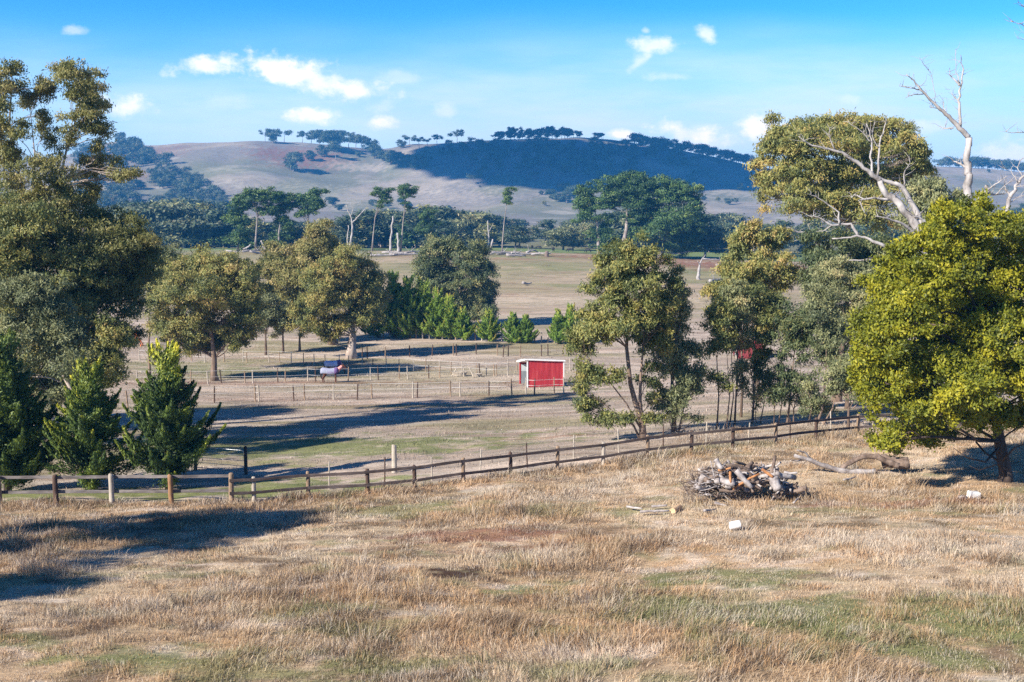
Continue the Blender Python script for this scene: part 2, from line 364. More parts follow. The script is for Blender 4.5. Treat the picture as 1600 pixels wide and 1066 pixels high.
for i, (bx, d, ls, tx, lb) in enumerate([
    (415, 132, [(412,480,22,20),(425,500,18,20),(404,505,14,16)], (412,490), 'slender grey gum leftmost of the three thin ones beside the olive gum'),
    (442, 134, [(440,490,18,18),(450,508,18,16),(440,520,10,12)], (442,500), 'slender grey gum middle of the three thin ones beside the olive gum'),
    (468, 136, [(470,495,20,20),(480,512,16,14)], (470,500), 'slender grey gum nearest the olive gum of the three thin ones')]):
    gum(lb, bx, d, ls, 'gumgrey', 'bark', tr=.16, seed=20 + i, scale=1.6, group='thin gums beside the paddock', trunk=[(bx, 525), tx])
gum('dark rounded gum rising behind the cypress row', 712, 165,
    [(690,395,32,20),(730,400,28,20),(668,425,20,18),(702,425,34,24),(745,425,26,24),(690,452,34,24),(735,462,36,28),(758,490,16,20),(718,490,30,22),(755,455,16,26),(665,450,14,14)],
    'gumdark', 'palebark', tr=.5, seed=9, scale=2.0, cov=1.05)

# ---------------------------------------------------------------- centre pair behind the rail fence
gum('large multi-stemmed gum behind the rail fence with low hanging branch at its left', 1008, 55.5,
    [(985,390,30,18),(960,420,32,24),(1012,422,34,26),(1032,505,26,22),(1030,545,20,18),(900,535,12,14),(945,462,30,30),(990,470,38,32),(1032,462,26,28),(925,512,26,26),(968,512,36,24),(1010,515,28,24),(912,552,20,18),(922,590,18,18),(932,645,24,20),(915,625,12,12),(958,655,12,10),(955,590,16,14),(1012,598,12,13),(985,655,11,10),(1030,655,12,9),(902,600,10,10)],
    'gum', 'bark', seed=10, tr=.2,
    stems=[(0,[(1003,660),(993,630),(985,600),(979,543),(982,480),(985,420)],.19),(.05,[(1002,650),(1000,625),(1001,590),(1005,540),(1010,470)],.13),(-.05,[(990,665),(972,652),(955,640)],.07),(-.1,[(1000,668),(978,630),(955,600),(930,585)],.07)])
gum('narrower gum touching the right side of the large multi-stemmed gum', 1056, 57,
    [(1052,440,16,22),(1056,480,22,26),(1060,525,24,26),(1050,568,30,26),(1068,600,24,24),(1030,618,20,18),(1060,625,18,14),(1086,656,9,6),(1088,600,13,16),(1092,560,10,12),(1045,655,11,9)],
    'gumgrey', 'bark', seed=11, stems=[(0,[(1052,640),(1050,600),(1055,540),(1054,470)],.14),(.1,[(1068,640),(1078,600)],.05)])

# ---------------------------------------------------------------- thin gums on the right
for i, (bx, d, ls, sts, leaf, lb) in enumerate([
    (1122, 58, [(1122,510,20,24),(1112,548,16,18),(1135,535,16,18),(1128,480,14,16),(1118,590,12,13),(1136,612,9,9)], [(0,[(1123,620),(1120,560),(1122,500)],.05),(.5,[(1140,620),(1135,540)],.045)], 'gum', 'thin gum leftmost of the right-hand clump behind the fence'),
    (1150, 60, [(1155,478,24,22),(1150,510,22,20),(1165,545,18,16),(1148,452,16,14),(1152,585,12,12),(1166,612,9,9)], [(0,[(1150,620),(1152,560),(1155,490)],.06),(-.3,[(1146,620),(1143,560),(1146,500)],.04)], 'gumgrey', 'thin twin-stemmed gum in front of the second red shelter'),
    (1178, 61, [(1180,470,24,24),(1195,500,24,24),(1185,535,22,20),(1205,470,16,18),(1170,575,12,10),(1192,560,14,12),(1196,596,12,11),(1182,628,9,8)], [(0,[(1178,620),(1178,560),(1185,480)],.07),(.4,[(1195,625),(1200,560)],.04)], 'gum', 'straight thin gum right of the second red shelter'),
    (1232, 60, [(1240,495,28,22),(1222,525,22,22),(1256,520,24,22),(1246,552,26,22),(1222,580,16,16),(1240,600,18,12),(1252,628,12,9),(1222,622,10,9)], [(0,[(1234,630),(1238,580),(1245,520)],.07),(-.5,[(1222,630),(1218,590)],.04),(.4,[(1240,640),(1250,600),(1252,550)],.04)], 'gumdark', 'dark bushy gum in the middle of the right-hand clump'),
    (1275, 58, [(1270,470,22,20),(1290,500,26,26),(1305,530,24,22),(1290,570,20,18)], [(0,[(1285,640),(1290,590),(1292,520)],.08),(.3,[(1300,640),(1310,600),(1305,550)],.05),(-.4,[(1268,640),(1262,600)],.03)], 'gumgrey', 'reddish-stemmed gum left of the bluish low gum'),
    (1330, 56, [(1318,585,26,18),(1342,600,22,18),(1325,615,26,12),(1300,600,14,12),(1340,570,20,16)], [(0,[(1326,640),(1325,600)],.09)], 'gumgrey', 'low bluish-grey gum by the fence beside the yellow wattle')]):
    gum(lb, bx, d, ls, leaf, 'bark', seed=30 + i, group='gums of the right-hand clump', stems=sts, cov=.8)
for bx, d, ls, sts, leaf, lb in [
    (1160, 65, [(1140,440,26,20),(1118,468,20,20),(1178,425,24,18),(1160,468,26,22),(1132,500,22,18),(1192,520,20,20)], [(0,[(1160,600),(1158,520),(1155,450)],.08)], 'gum', 'taller gum standing behind the thin ones before the second red shelter'),
    (1325, 69, [(1300,428,28,24),(1340,438,32,26),(1288,458,24,20),(1350,495,32,30),(1315,515,28,26),(1362,545,26,28),(1340,590,26,22),(1365,610,18,18)], [(0,[(1326,600),(1330,520),(1335,450)],.11)], 'gumgrey', 'dense grey-olive gum between the dead tree limbs and the yellow wattle'),
    (1212, 59.5, [(1205,592,13,12),(1218,612,14,10),(1200,625,10,8)], [(0,[(1210,640),(1206,600)],.03)], 'gumdark', 'small dark sapling low between the right-hand thin gums'),
    (1268, 58.5, [(1258,600,14,12),(1278,622,16,10),(1262,640,12,7),(1292,640,12,8)], [(0,[(1268,640),(1262,610)],.03)], 'gumgrey', 'low twiggy regrowth at the foot of the reddish-stemmed gum')]:
    gum(lb, bx, d, ls, leaf, 'bark', seed=int(bx), group='gums of the right-hand clump', stems=sts)
gum('olive gum with pale branches between the right-hand clump and the cattle paddock', 1190, 78,
    [(1165,362,24,14),(1150,392,24,18),(1188,385,28,22),(1170,430,26,20),(1210,415,26,22),(1140,425,16,12),(1225,440,20,20),(1190,455,26,18),(1215,372,20,14)],
    'gum', 'bark', tr=.15, seed=12, scale=1.3, twigs=7)
gum('biggest gum with wide domed olive crown behind the white dead tree', 1335, 86,
    [(1240,205,36,18),(1298,198,42,18),(1350,198,38,18),(1395,205,32,20),(1425,228,26,18),(1212,232,26,22),(1262,236,42,24),(1325,236,42,26),(1385,242,42,26),(1445,250,16,12),
     (1188,276,22,20),(1232,282,36,26),(1290,285,40,28),(1350,290,42,30),(1400,285,34,26),(1432,272,22,22),(1245,325,34,22),(1300,330,38,28),(1365,340,40,30),(1205,312,16,14)],
    'gum', 'palebark', tr=.55, seed=13, scale=1.4, twigs=6, cov=.95, trunk=[(1340,560),(1335,480),(1330,420),(1325,350),(1320,280)])
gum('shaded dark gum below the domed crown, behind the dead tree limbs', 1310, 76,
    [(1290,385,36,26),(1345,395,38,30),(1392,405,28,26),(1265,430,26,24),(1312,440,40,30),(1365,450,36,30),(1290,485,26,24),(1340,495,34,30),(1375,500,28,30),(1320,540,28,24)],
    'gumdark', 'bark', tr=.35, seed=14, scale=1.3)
gum('small rounded grey-olive gum right of the white dead tree', 1462, 80,
    [(1440,300,26,18),(1470,296,24,16),(1455,325,34,24),(1430,345,24,20),(1490,330,16,20),(1460,365,30,22)], 'gumgrey', 'bark', tr=.25, seed=15, scale=1.4)
gum('green gum at the right edge behind the wattle and dead branches', 1640, 78, [(1625,345,35,22),(1600,372,22,16),(1650,390,40,30)], 'gumdark', 'bark', tr=.3, seed=16, scale=1.4)

# ---------------------------------------------------------------- wattle
WB = gat(1578, 40.5)
W_L = plobes([(1502,325,22,18),(1500,350,38,26),(1558,356,38,26),(1612,368,44,32),(1442,392,40,30),(1510,396,48,36),(1580,405,48,36),(1392,440,36,32),(1450,452,46,38),(1530,462,52,42),(1605,470,48,42),
    (1362,500,30,34),(1418,512,44,38),(1490,522,52,42),(1570,532,52,42),(1645,520,50,50),(1358,555,24,28),(1410,575,44,36),(1482,590,50,34),(1556,592,46,30),(1625,600,46,34),
    (1362,612,26,24),(1402,640,36,30),(1452,640,40,28),(1505,628,38,22),(1660,430,40,40),(1392,690,26,22),(1440,682,30,20),(1540,645,40,26),(1600,650,44,26),(1660,600,40,50),(1470,670,30,16),(1345,585,20,24),(1470,350,26,18),(1535,318,26,14),(1412,418,26,24),(1480,430,40,30),(1555,440,40,30),(1390,480,34,30),(1455,490,44,34),(1525,500,44,34),(1385,540,34,30),(1450,550,44,34),(1520,565,44,34),(1590,570,44,34),(1385,600,34,28),(1440,612,44,30),(1520,615,40,26),(1640,380,36,36)], 40.5, depth=.5, seed=77, k=1.06)
wroot = make_tree('wattle_tree', 'bright yellow-green wattle with dense crown and dark bent trunk at the right edge', 'tree', WB, W_L, M['wattle'], M['darkbark'], .28, style='wattle', 
    trunk=[np.array([0,0,-.3])] + pt([(1572,740),(1562,690),(1555,640),(1540,580),(1530,500),(1520,420)], 40.5, WB), twigs=3, cov=1.1, sparse_bottom=.7, sigk=1.05)
b = MB()
for pts_, r0 in [([(1560,700),(1540,722),(1510,715),(1490,700)],.05),([(1566,720),(1585,700),(1610,690)],.05),([(1562,690),(1530,690),(1500,670),(1470,672)],.055),([(1555,660),(1525,650),(1490,650)],.05),([(1572,745),(1560,725),(1530,735),(1515,728)],.035)]:
    p = np.array(pt(pts_, 40.3, WB, [0, -.4, -.9, -1.2][:len(pts_)])); b.tube(p, np.linspace(r0, r0 * .3, len(p)), 6)
b.build('low_branch', M['darkbark'], wroot, smooth=True)

# ---------------------------------------------------------------- cypresses
def cypress(label, base, h, hw, leaf, nb, scale, seed, group=None, bark='darkbark', ragged=.60, up=.95, ylw=.25, name='cypress_tree', low=.04):
    r = np.random.default_rng(seed); base = np.asarray(base, float)
    root = tag(empty(name, base), label, 'tree', group); mb = MB(); tb = MB()
    tb.tube([[0, 0, -.3], [.03, 0, h * .4], [0, .04, h * .95]], [h * .028, h * .018, h * .004], 7)
    for i in range(nb):
        t = (i + r.random()) / nb; z0 = h * (low + (.90 - low) * t ** .85)
        prof = (1 - t) ** 1.0 * (.75 + .25 * math.sin(min(1, t * 4) * math.pi / 2))
        Lb = hw * prof * r.uniform(1 - ragged, 1.3) + .08 * h
        a = r.uniform(0, 2 * math.pi)
        e = np.array([math.cos(a) * Lb, math.sin(a) * Lb, z0 + Lb * r.uniform(.25, .85) * up + (.12 * h if t > .9 else 0)])
        s = np.array([0, 0, z0]); m = (s + e) / 2 + np.array([math.cos(a), math.sin(a), 0]) * Lb * .18 - np.array([0, 0, .20 * Lb])
        tt = np.linspace(0, 1, 7)[:, None]; path = (1 - tt) ** 2 * s + 2 * tt * (1 - tt) * m + tt ** 2 * e
        tb.tube(path, np.linspace(h * .006, h * .001, 7), 4, cap=False)
        n = int(max(50, Lb * 480 / scale ** 1.7))
        q = r.random(n) ** .75 * 1.02
        q = np.clip(q, .08, 1.03)[:, None]
        C = (1 - q) ** 2 * s + 2 * q * (1 - q) * m + q ** 2 * e
        wd = (.030 * h * np.sin(np.clip(q * 1.15, 0, 1) * math.pi) ** .8 * (1.2 - q) + .010 * h * (1.1 - q) + .012)
        C = C + r.normal(size=(n, 3)) * wd * np.array([1, 1, .8])
        dr = 2 * (1 - q) * (m - s) + 2 * q * (e - m); dr /= np.linalg.norm(dr, axis=1)[:, None]
        D = dr * 1.1 + r.normal(size=(n, 3)) * .5 + np.array([0, 0, .45])
        tint = .38 + r.normal(size=n) * .08 + (r.random() < ylw) * .3 * q[:, 0] ** 2 + .12 * q[:, 0] + (.3 * ylw * 2 if t > .85 else 0)
        leaves(mb, C, D, .17 * scale * r.uniform(.7, 1.3, n), .055 * scale, tint, (C - (1 - q) * s - q * e) / (np.linalg.norm(C - (1 - q) * s - q * e, axis=1)[:, None] + 1e-6) + np.array([math.cos(a) * .5, math.sin(a) * .5, .3]))
    c = mb.build('crown', M[leaf], root); k = tb.build('trunk', M[bark], root, smooth=True)
    return reg(root, [k, c])
cypress('dark cypress at the left end of the rail fence, cut by the photo edge', gat(2, 45.5), 6.5, 1.9, 'cypress', 130, 1.0, 1, 'young cypresses behind the rail fence', ylw=.1)
cypress('middle dark cypress behind the rail fence, with yellow tips low on its right side', gat(135, 45.8), 5.3, 2.0, 'cypress', 85, 1.0, 2, 'young cypresses behind the rail fence', ylw=.3)
cypress('cypress with bright yellow leading shoots, rightmost of three behind the rail fence', gat(256, 46), 6.0, 1.95, 'cypress', 100, 1.0, 3, 'young cypresses behind the rail fence', ylw=.62)
for i, (bx, by, top, hwp, lb) in enumerate([
    (592,528,436,26,'first bright green cypress of the row, leftmost against the broad gum'),(616,528,428,26,'tallest bright green cypress near the left end of the row'),
    (640,529,436,26,'bright green cypress third from the left in the row'),(662,529,440,26,'bright green cypress fourth from the left, before the dark gum'),
    (686,530,454,24,'bright green cypress fifth from the left in the row'),(704,531,462,22,'bright green cypress sixth from the left in the row'),
    (724,532,482,18,'short bright green cypress at the right end of the dense row'),(764,534,486,22,'small green cypress standing free right of the dense row'),
    (802,536,490,18,'small green cypress left one of the pair by the red shelter'),(822,537,494,18,'small green cypress right one of the pair by the red shelter'),
    (872,538,486,14,'narrow green cypress left of the large multi-stemmed gum'),(892,538,478,20,'green cypress half hidden behind the large multi-stemmed gum')]):
    g = hit(bx, by, 110); ppm = F / g[1]
    cypress(lb, g, (by - top) / ppm, hwp / ppm, 'cypressrow', 80, 2.0, 50 + i, 'cypresses planted in a row beyond the paddocks', ylw=.25, ragged=.35, up=1.0)

# ---------------------------------------------------------------- pines on the far rise
def pine(label, bpx, d, lobes, tr=.5, seed=0, group=None, leaf='pine', trunk=None, scale=4.0, cov=1.0, bark='greybark'):
    return gum(label, bpx, d, lobes, leaf, bark, tr=tr, seed=seed, scale=scale, cov=cov, name='pine_tree', group=group, trunk=trunk, twigs=2, down=-.2, flat=True, sparse_bottom=.25, perk=.6, sigk=.9, k=1.3)
G1 = 'big pines in the clump on the far rise'
pine('left pine of the big clump with a gap beside its detached left crown', 935, 338, [(915,300,12,12),(908,318,12,10),(920,325,14,10),(912,345,12,9),(945,345,14,9),(935,368,18,8),(950,388,16,7)], .7, 61, G1)
pine('tallest pine of the big clump, domed top and bare grey trunks', 968, 334, [(978,282,26,10),(955,296,20,11),(1000,288,22,10),(975,305,22,10),(1002,306,16,12),(950,325,16,9),(990,330,18,10),(1000,352,16,10)], .9, 62, G1)
pine('broad right pine of the big clump, flat green top', 1030, 336, [(1040,290,26,9),(1070,300,20,12),(1020,305,20,12),(1050,315,26,12),(1082,325,14,14),(1015,335,22,12),(1055,342,26,12),(1085,352,14,12),(1030,362,26,12),(1070,370,22,13),(1000,372,18,12),(1045,388,24,9),(1085,392,12,7)], .9, 63, G1)
pine('low dark pine at the right foot of the big clump', 1098, 345, [(1105,372,20,12),(1088,380,16,10),(1120,385,16,9)], .5, 64, G1, leaf='far')
G2 = 'old pines left on the far rise'
pine('leftmost umbrella pine of the old group above the round paddock gum', 375, 336, [(385,308,14,8),(375,322,16,8),(370,342,16,9),(378,360,14,9),(368,378,16,8),(392,385,12,7)], .5, 65, G2)
pine('umbrella pine with forked bare trunk in the old group', 402, 334, [(408,305,20,8),(425,315,14,8),(395,318,12,7),(420,335,10,6)], .45, 66, G2, trunk=[(400,370),(402,340),(408,310)])
pine('spreading pine with twisted pale limbs in the old group', 440, 337, [(440,312,16,8),(452,325,14,8),(432,335,12,7),(445,350,14,8),(438,372,14,8),(430,388,16,7),(458,312,12,7)], .5, 67, G2)
pine('thick-topped pine above the pointed olive gum', 482, 336, [(478,312,16,9),(494,304,14,6),(488,325,14,9),(476,335,10,7),(498,318,10,6)], .5, 68, G2, trunk=[(480,370),(482,330),(486,310)])
pine('dark low pine behind the old group', 470, 345, [(470,370,18,10),(455,385,18,9),(485,385,16,9)], .4, 69, G2, leaf='far')
G3 = 'lone tall thin pines on the far rise'
pine('tall thin pine with two-tier top, left of the taller lone pine', 583, 336, [(598,299,12,4),(590,304,8,4),(604,312,7,4),(592,322,6,3)], .3, 70, G3, trunk=[(583,370),(586,340),(592,310)], scale=3)
pine('tall thin pine leaning right with round top', 627, 334, [(636,295,12,6),(630,305,9,5),(641,303,7,4),(636,326,7,3)], .3, 71, G3, trunk=[(628,370),(630,345),(634,310),(636,297)], scale=3)
pine('ragged pine with side tufts between the lone pines', 672, 336, [(668,330,8,4),(662,342,10,5),(680,350,8,5),(664,360,12,6),(676,372,8,5)], .3, 72, G3, trunk=[(672,370),(672,345),(674,318)], scale=3)
pine('single slender pine with small tufted top right of the dark gum', 785, 334, [(797,298,7,5),(792,308,6,5),(793,318,5,4)], .27, 73, G3, trunk=[(785,380),(788,345),(792,318),(797,300)], scale=3)

# ---------------------------------------------------------------- dead trees
def dead(name, label, base, branches, d, mat='deadwood', group=None, sides=8, jit=.9, bend=True):
    root = tag(empty(name, base), label, 'dead tree', group); base = np.asarray(base); r = random.Random(len(label))
    for i, (pts, r0, r1) in enumerate(branches):
        off = r.uniform(-jit, jit) if i else 0; k = len(pts)
        o = [off * (q / (k - 1)) for q in range(k)]
        p = np.array([P(a, b, d + (q if i else 0)) - base for (a, b), q in zip(pts, o)])
        # subdivide with small crooked steps
        t = np.linspace(0, k - 1, (k - 1) * 4 + 1); pp = np.stack([np.interp(t, np.arange(k), p[:, c]) for c in range(3)], 1)
        seg = np.linalg.norm(p[-1] - p[0]) / len(pp)
        pp[1:-1] += rng.normal(size=(len(pp) - 2, 3)) * seg * .12
        mb = MB(); rad = 1.0 * np.linspace(r0, r1, len(pp)) * rng.uniform(.88, 1.12, len(pp)); mb.tube(pp, rad, sides if r0 > .04 else 5)
        if bend and r0 < .16:
            for q in range(int(3 + len(pp) / 2.2)):
                j = rng.integers(2, len(pp)); L = rng.uniform(.25, .9); dv = rng.normal(size=3); dv[2] = abs(dv[2]) * .8 + .1; dv /= np.linalg.norm(dv)
                tw = wob(pp[j], pp[j] + dv * L, 4, .16); mb.tube(tw, np.linspace(min(.018, r0 * .4), .004, 4), 4, cap=False)
        mb.build('trunk' if i == 0 else 'branch', M[mat], root, smooth=True)
    return root
b1 = gat(1470, 60)
dead('dead_tree', 'sprawling white dead tree with forked limbs in front of the big domed gum', b1, [
    ([(1470,640),(1462,520),(1455,430),(1443,369),(1413,328),(1390,309),(1375,283)], .30, .15),
    ([(1375,283),(1360,271),(1338,253),(1315,238),(1289,232),(1263,225),(1248,213)], .14, .025),
    ([(1364,275),(1360,245),(1362,219),(1353,193)], .07, .02), ([(1371,275),(1373,226),(1385,189)], .07, .02),
    ([(1361,222),(1345,205),(1326,191)], .04, .012), ([(1373,230),(1362,212),(1368,190)], .035, .012), ([(1304,234),(1296,215),(1296,200)], .045, .012),
    ([(1449,395),(1440,350),(1426,320),(1409,290),(1390,286),(1371,276)], .19, .08),
    ([(1413,290),(1412,270),(1422,255)], .05, .014), ([(1396,318),(1400,303),(1409,294)], .035, .015),
    ([(1390,312),(1365,310),(1341,313),(1353,335)], .08, .018), ([(1350,311),(1335,304),(1330,310)], .04, .012),
    ([(1436,368),(1410,350),(1390,343),(1368,338)], .10, .03), ([(1452,350),(1436,340),(1428,338)],.08,.05),
    ([(1455,430),(1418,408),(1394,392),(1364,377),(1338,369),(1300,373)], .16, .035),
    ([(1341,369),(1330,350),(1300,352),(1278,339),(1263,337)], .085, .012), ([(1311,350),(1311,332),(1278,309),(1266,304)], .06, .012),
    ([(1300,352),(1288,360),(1275,362)], .03, .01), ([(1455,440),(1400,416),(1360,407),(1326,407)], .09, .025)], 60)
dead('dead_tree', 'pale broken snag limb reaching left below the domed gum', gat(1300, 80), [([(1300,520),(1296,450),(1290,400),(1276,380),(1255,363),(1227,356)], .15, .04),
    ([(1285,392),(1270,372),(1262,350)], .06, .015), ([(1268,374),(1250,372),(1240,378)], .04, .012)], 80)
dead('dead_tree', 'tall bare dead tree with dark wiry tips against the sky above the wattle', gat(1515, 62), [
    ([(1515,640),(1512,480),(1512,311),(1512,275),(1510,249),(1514,215)], .28, .16),
    ([(1514,215),(1499,200),(1482,183),(1465,166),(1443,144),(1428,127),(1416,116)], .14, .018),
    ([(1500,201),(1499,163),(1501,136),(1505,110),(1501,86)], .085, .015), ([(1499,134),(1490,124),(1484,117),(1484,106)], .045, .012),
    ([(1500,130),(1494,112),(1493,78)], .035, .01), ([(1437,140),(1420,137),(1406,135)], .04, .01), ([(1443,147),(1428,148),(1415,153)], .035, .01),
    ([(1482,183),(1475,170),(1474,158)], .03, .01), ([(1470,170),(1455,168),(1452,160)], .03, .01), ([(1490,200),(1480,201),(1475,201)], .04, .015),
    ([(1510,262),(1498,255),(1490,252)], .07, .03), ([(1501,160),(1490,152),(1485,140)], .03, .008), ([(1452,110),(1442,100),(1439,92)],.02,.01), ([(1464,166),(1458,130),(1452,110)],.02,.012)], 62)
dead('dead_tree', 'broken grey limbed dead tree low behind the wattle right of the tall bare one', gat(1512, 58), [
    ([(1515,640),(1514,420),(1520,322),(1537,301),(1542,290)], .2, .09), ([(1534,305),(1550,304),(1570,303)], .08, .03),
    ([(1536,300),(1560,285),(1575,275)], .05, .012), ([(1556,304),(1570,290),(1588,280)], .03, .01)], 58)
dead('dead_tree', 'white dead tree cut by the right edge with thin arching twigs', gat(1600, 57), [
    ([(1590,640),(1580,430),(1572,335),(1578,305),(1593,283),(1602,268)], .16, .05), ([(1578,306),(1572,297),(1570,290)], .06, .03),
    ([(1590,285),(1580,268),(1568,262)], .03, .008), ([(1597,275),(1590,262),(1594,250)], .03, .01), ([(1585,292),(1600,290),(1625,296)], .03, .01), ([(1575,318),(1590,310),(1610,300)], .03, .01)], 57)
dead('dead_tree', 'dead tree just past the right edge, only its wiry twigs showing high in the sky', gat(1690, 60), [
    ([(1690,640),(1680,400),(1672,200),(1660,60),(1650,-20)], .28, .07), ([(1664,90),(1630,60),(1600,40),(1580,32)], .06, .008), ([(1660,60),(1625,20),(1600,8),(1590,4)], .05, .008),
    ([(1610,48),(1600,62),(1590,60)], .02, .006), ([(1670,200),(1630,205),(1600,209),(1560,206)], .05, .006), ([(1668,190),(1625,175),(1595,172)], .05, .006), ([(1668,180),(1625,160),(1592,158)], .04, .006)], 60)
# dead trunks on the far rise
for lb, bx, d, br in [
    ('white dead tree with raised arms between the old pines and the lone pines', 545, 336, [([(546,392),(549,370),(551,350),(545,332),(541,320)], .45, .1), ([(551,348),(560,338),(575,322)], .25, .08), ([(548,338),(552,326),(548,318)], .14, .05), ([(543,392),(543,370),(544,352)], .3, .15)]),
    ('bare white pole trunk beside the tall thin pine', 610, 335, [([(610,394),(611,370),(614,338)], .4, .28)]),
    ('short broken grey trunk right of the bare white pole', 622, 333, [([(622,395),(622,380),(621,364)], .42, .36)]),
    ('white dead stump tree with upright arm in the open paddock below the big pines', 1092, 262, [([(1091,440),(1092,426),(1093,412)], .5, .22), ([(1093,413),(1097,405),(1102,398)], .18, .08), ([(1093,414),(1090,408)], .12, .06)]),
    ('squat white stump with a thin snapped branch in the open paddock', 1098, 215, [([(1097,487),(1099,476),(1101,467)], .75, .42), ([(1100,468),(1090,460),(1080,452)], .07, .03)]),
    ('leafless pale tree in the belt behind the big pile of logs', 762, 350, [([(763,392),(764,370),(762,345)], .35, .15), ([(763,365),(770,350)], .15, .06), ([(763,370),(755,358)], .12, .05)]),
    ('cut pale stump at the crest near the lone slender pine', 768, 336, [([(767,391),(768,382),(770,374)], .4, .25)]),
    ('leaning pale props under the old pines', 415, 333, [([(416,391),(412,382),(405,399)], .3, .2), ([(408,376),(414,390),(418,398)], .28, .2), ([(380,390),(388,386),(392,382)], .3, .2)])]:
    dead('dead_tree', lb, gat(bx, d), br, d, 'deadwood', sides=6, jit=1.0, bend=False)

# ---------------------------------------------------------------- far tree library and copies
def lib_tree(seed, shape, leaf, ncl, cov=1.1, scale=4.6):
    r = random.Random(seed); h = 10.0; base = np.zeros(3); lob = []
    for i in range(ncl):
        a = r.uniform(0, 6.28)
        if shape == 'round': z = r.uniform(.28, .9); w = .42 * math.sin(math.pi * min(1, (1.05 - z) * 1.25)) ** .6; rr = .2
        elif shape == 'umbrella': z = r.uniform(.62, .93); w = .45; rr = .15
        elif shape == 'cone': z = .12 + .8 * i / ncl; w = .24 * (1.05 - z); rr = .17 * (1.25 - z)
        else: z = r.uniform(.35, .92); w = .34; rr = .16
        q = r.uniform(.2, 1) * w * h
        lob.append((np.array([math.cos(a) * q, math.sin(a) * q, z * h]), np.array([rr * h, rr * h, rr * h * (.8 if shape != 'umbrella' else .5)]) * r.uniform(.75, 1.2)))
    return make_tree('gum_tree', 'x', 'tree', base, lob, M[leaf], M['greybark'], .26, scale=scale, cov=cov, twigs=1, perk=.35, sigk=.7, sparse_bottom=.5)
LIB = {'round': [lib_tree(1, 'round', 'far', 12), lib_tree(2, 'round', 'far', 14)], 'umb': [lib_tree(3, 'umbrella', 'far', 8), lib_tree(4, 'umbrella', 'far', 6)],
       'tall': [lib_tree(5, 'tall', 'far', 9), lib_tree(6, 'tall', 'far', 7)], 'grey': [lib_tree(7, 'round', 'gumgrey', 12), lib_tree(8, 'tall', 'gum', 10)], 'cone': [lib_tree(9, 'cone', 'pine', 9)]}
used = set()
WOOD = []
def wood(kind, loc, h, w=1.0): WOOD.append((kind, np.array(loc, float), h, w))
def build_wood():
    src = {}
    for kd, sh, sd in (('round', 'round', 21), ('tall', 'tall', 22), ('umb', 'umbrella', 23)):
        o = lib_tree(sd, sh, 'far', 10, cov=.75, scale=7.0); parts = []
        for ch in [c for c in bpy.data.objects if c.parent == o]:
            me = ch.data; v = np.zeros(len(me.vertices) * 3, np.float32); me.vertices.foreach_get('co', v)
            l = np.zeros(len(me.loops), np.int32); me.loops.foreach_get('vertex_index', l); t = np.zeros(len(me.polygons), np.int32); me.polygons.foreach_get('loop_total', t)
            a = np.zeros(len(me.vertices), np.float32); me.attributes['tint'].data.foreach_get('value', a)
            parts.append((v.reshape(-1, 3), l, t, a, 1 if ch.name.startswith('trunk') else 0))
        src[kd] = parts
        for ch in [c for c in bpy.data.objects if c.parent == o]: bpy.data.objects.remove(ch)
        bpy.data.objects.remove(o)
    mb = MB()
    for kind, loc, h, w in WOOD:
        a = rng.uniform(0, 6.28); c, s_ = math.cos(a), math.sin(a); s = h / 10.; dt = rng.normal() * .07
        for v, l, t, at, mi in src[kind]:
            x = np.stack([(v[:, 0] * c - v[:, 1] * s_) * s * w, (v[:, 0] * s_ + v[:, 1] * c) * s * w, v[:, 2] * s - .02 * h], 1) + loc
            mb.add(x, l, t, at + dt, mi)
    o = mb.build('far_woodland', [M['far'], M['greybark']]); tag(o, 'blue-dark gum woodland clothing the far hillsides and ridges', 'woodland', kind='stuff')
def far_tree(kind, loc, h, label, group, w=1.0, seed=None):
    src = LIB[kind][rng.integers(len(LIB[kind]))]
    o = src if src.name not in used else copy_tree(src)
    used.add(src.name)
    o.location = [float(loc[0]), float(loc[1]), float(loc[2]) - .02 * h]; s = h / 10.0; o.scale = (s * w, s * w, s); o.rotation_euler = (0, 0, float(rng.uniform(0, 6.28)))
    tag(o, label, 'tree', group)
    return o
pyh = lambda d, hp: hp * d / F
# tree belt beyond the cattle rise
kinds = [('round', 'round dark gum in the tree belt beyond the cattle'), ('grey', 'grey-olive gum in the tree belt beyond the cattle'), ('tall', 'upright open gum in the tree belt beyond the cattle'), ('cone', 'dark green conical tree in the belt beyond the cattle')]
nb = 0
for i in range(215):
    px = 190 + (i * 7.3) % 1010 + rng.uniform(-8, 8); d = float(rng.choice([425, 455, 490, 530, 580, 630])) + rng.uniform(-14, 14)
    if 812 < px < 872 and d < 520: continue
    k = kinds[rng.choice(4, p=[.28, .48, .19, .05])]
    topy = 341 + 12 * math.sin(px / 60.) + rng.uniform(-8, 16) - (12 if px < 340 else 0)
    g = gat(px, d); tz = P(px, topy, d)[2]; h = max(6.0, tz - g[2])
    far_tree(k[0], g, h, k[1], 'trees of the belt beyond the cattle rise', w=rng.uniform(1.5, 2.2))
# near side of the belt on the right, beneath the big gum
for i in range(16):
    px = 1105 + i * 24 + rng.uniform(-8, 8); d = rng.uniform(390, 470); g = gat(px, d)
    far_tree(['round', 'grey', 'tall'][i % 3], g, max(8, P(px, 345 + rng.uniform(-12, 14), d)[2] - g[2]), 'gum on the flat glimpsed behind the right-hand gums', 'gums glimpsed behind the right-hand gums', w=1.3)
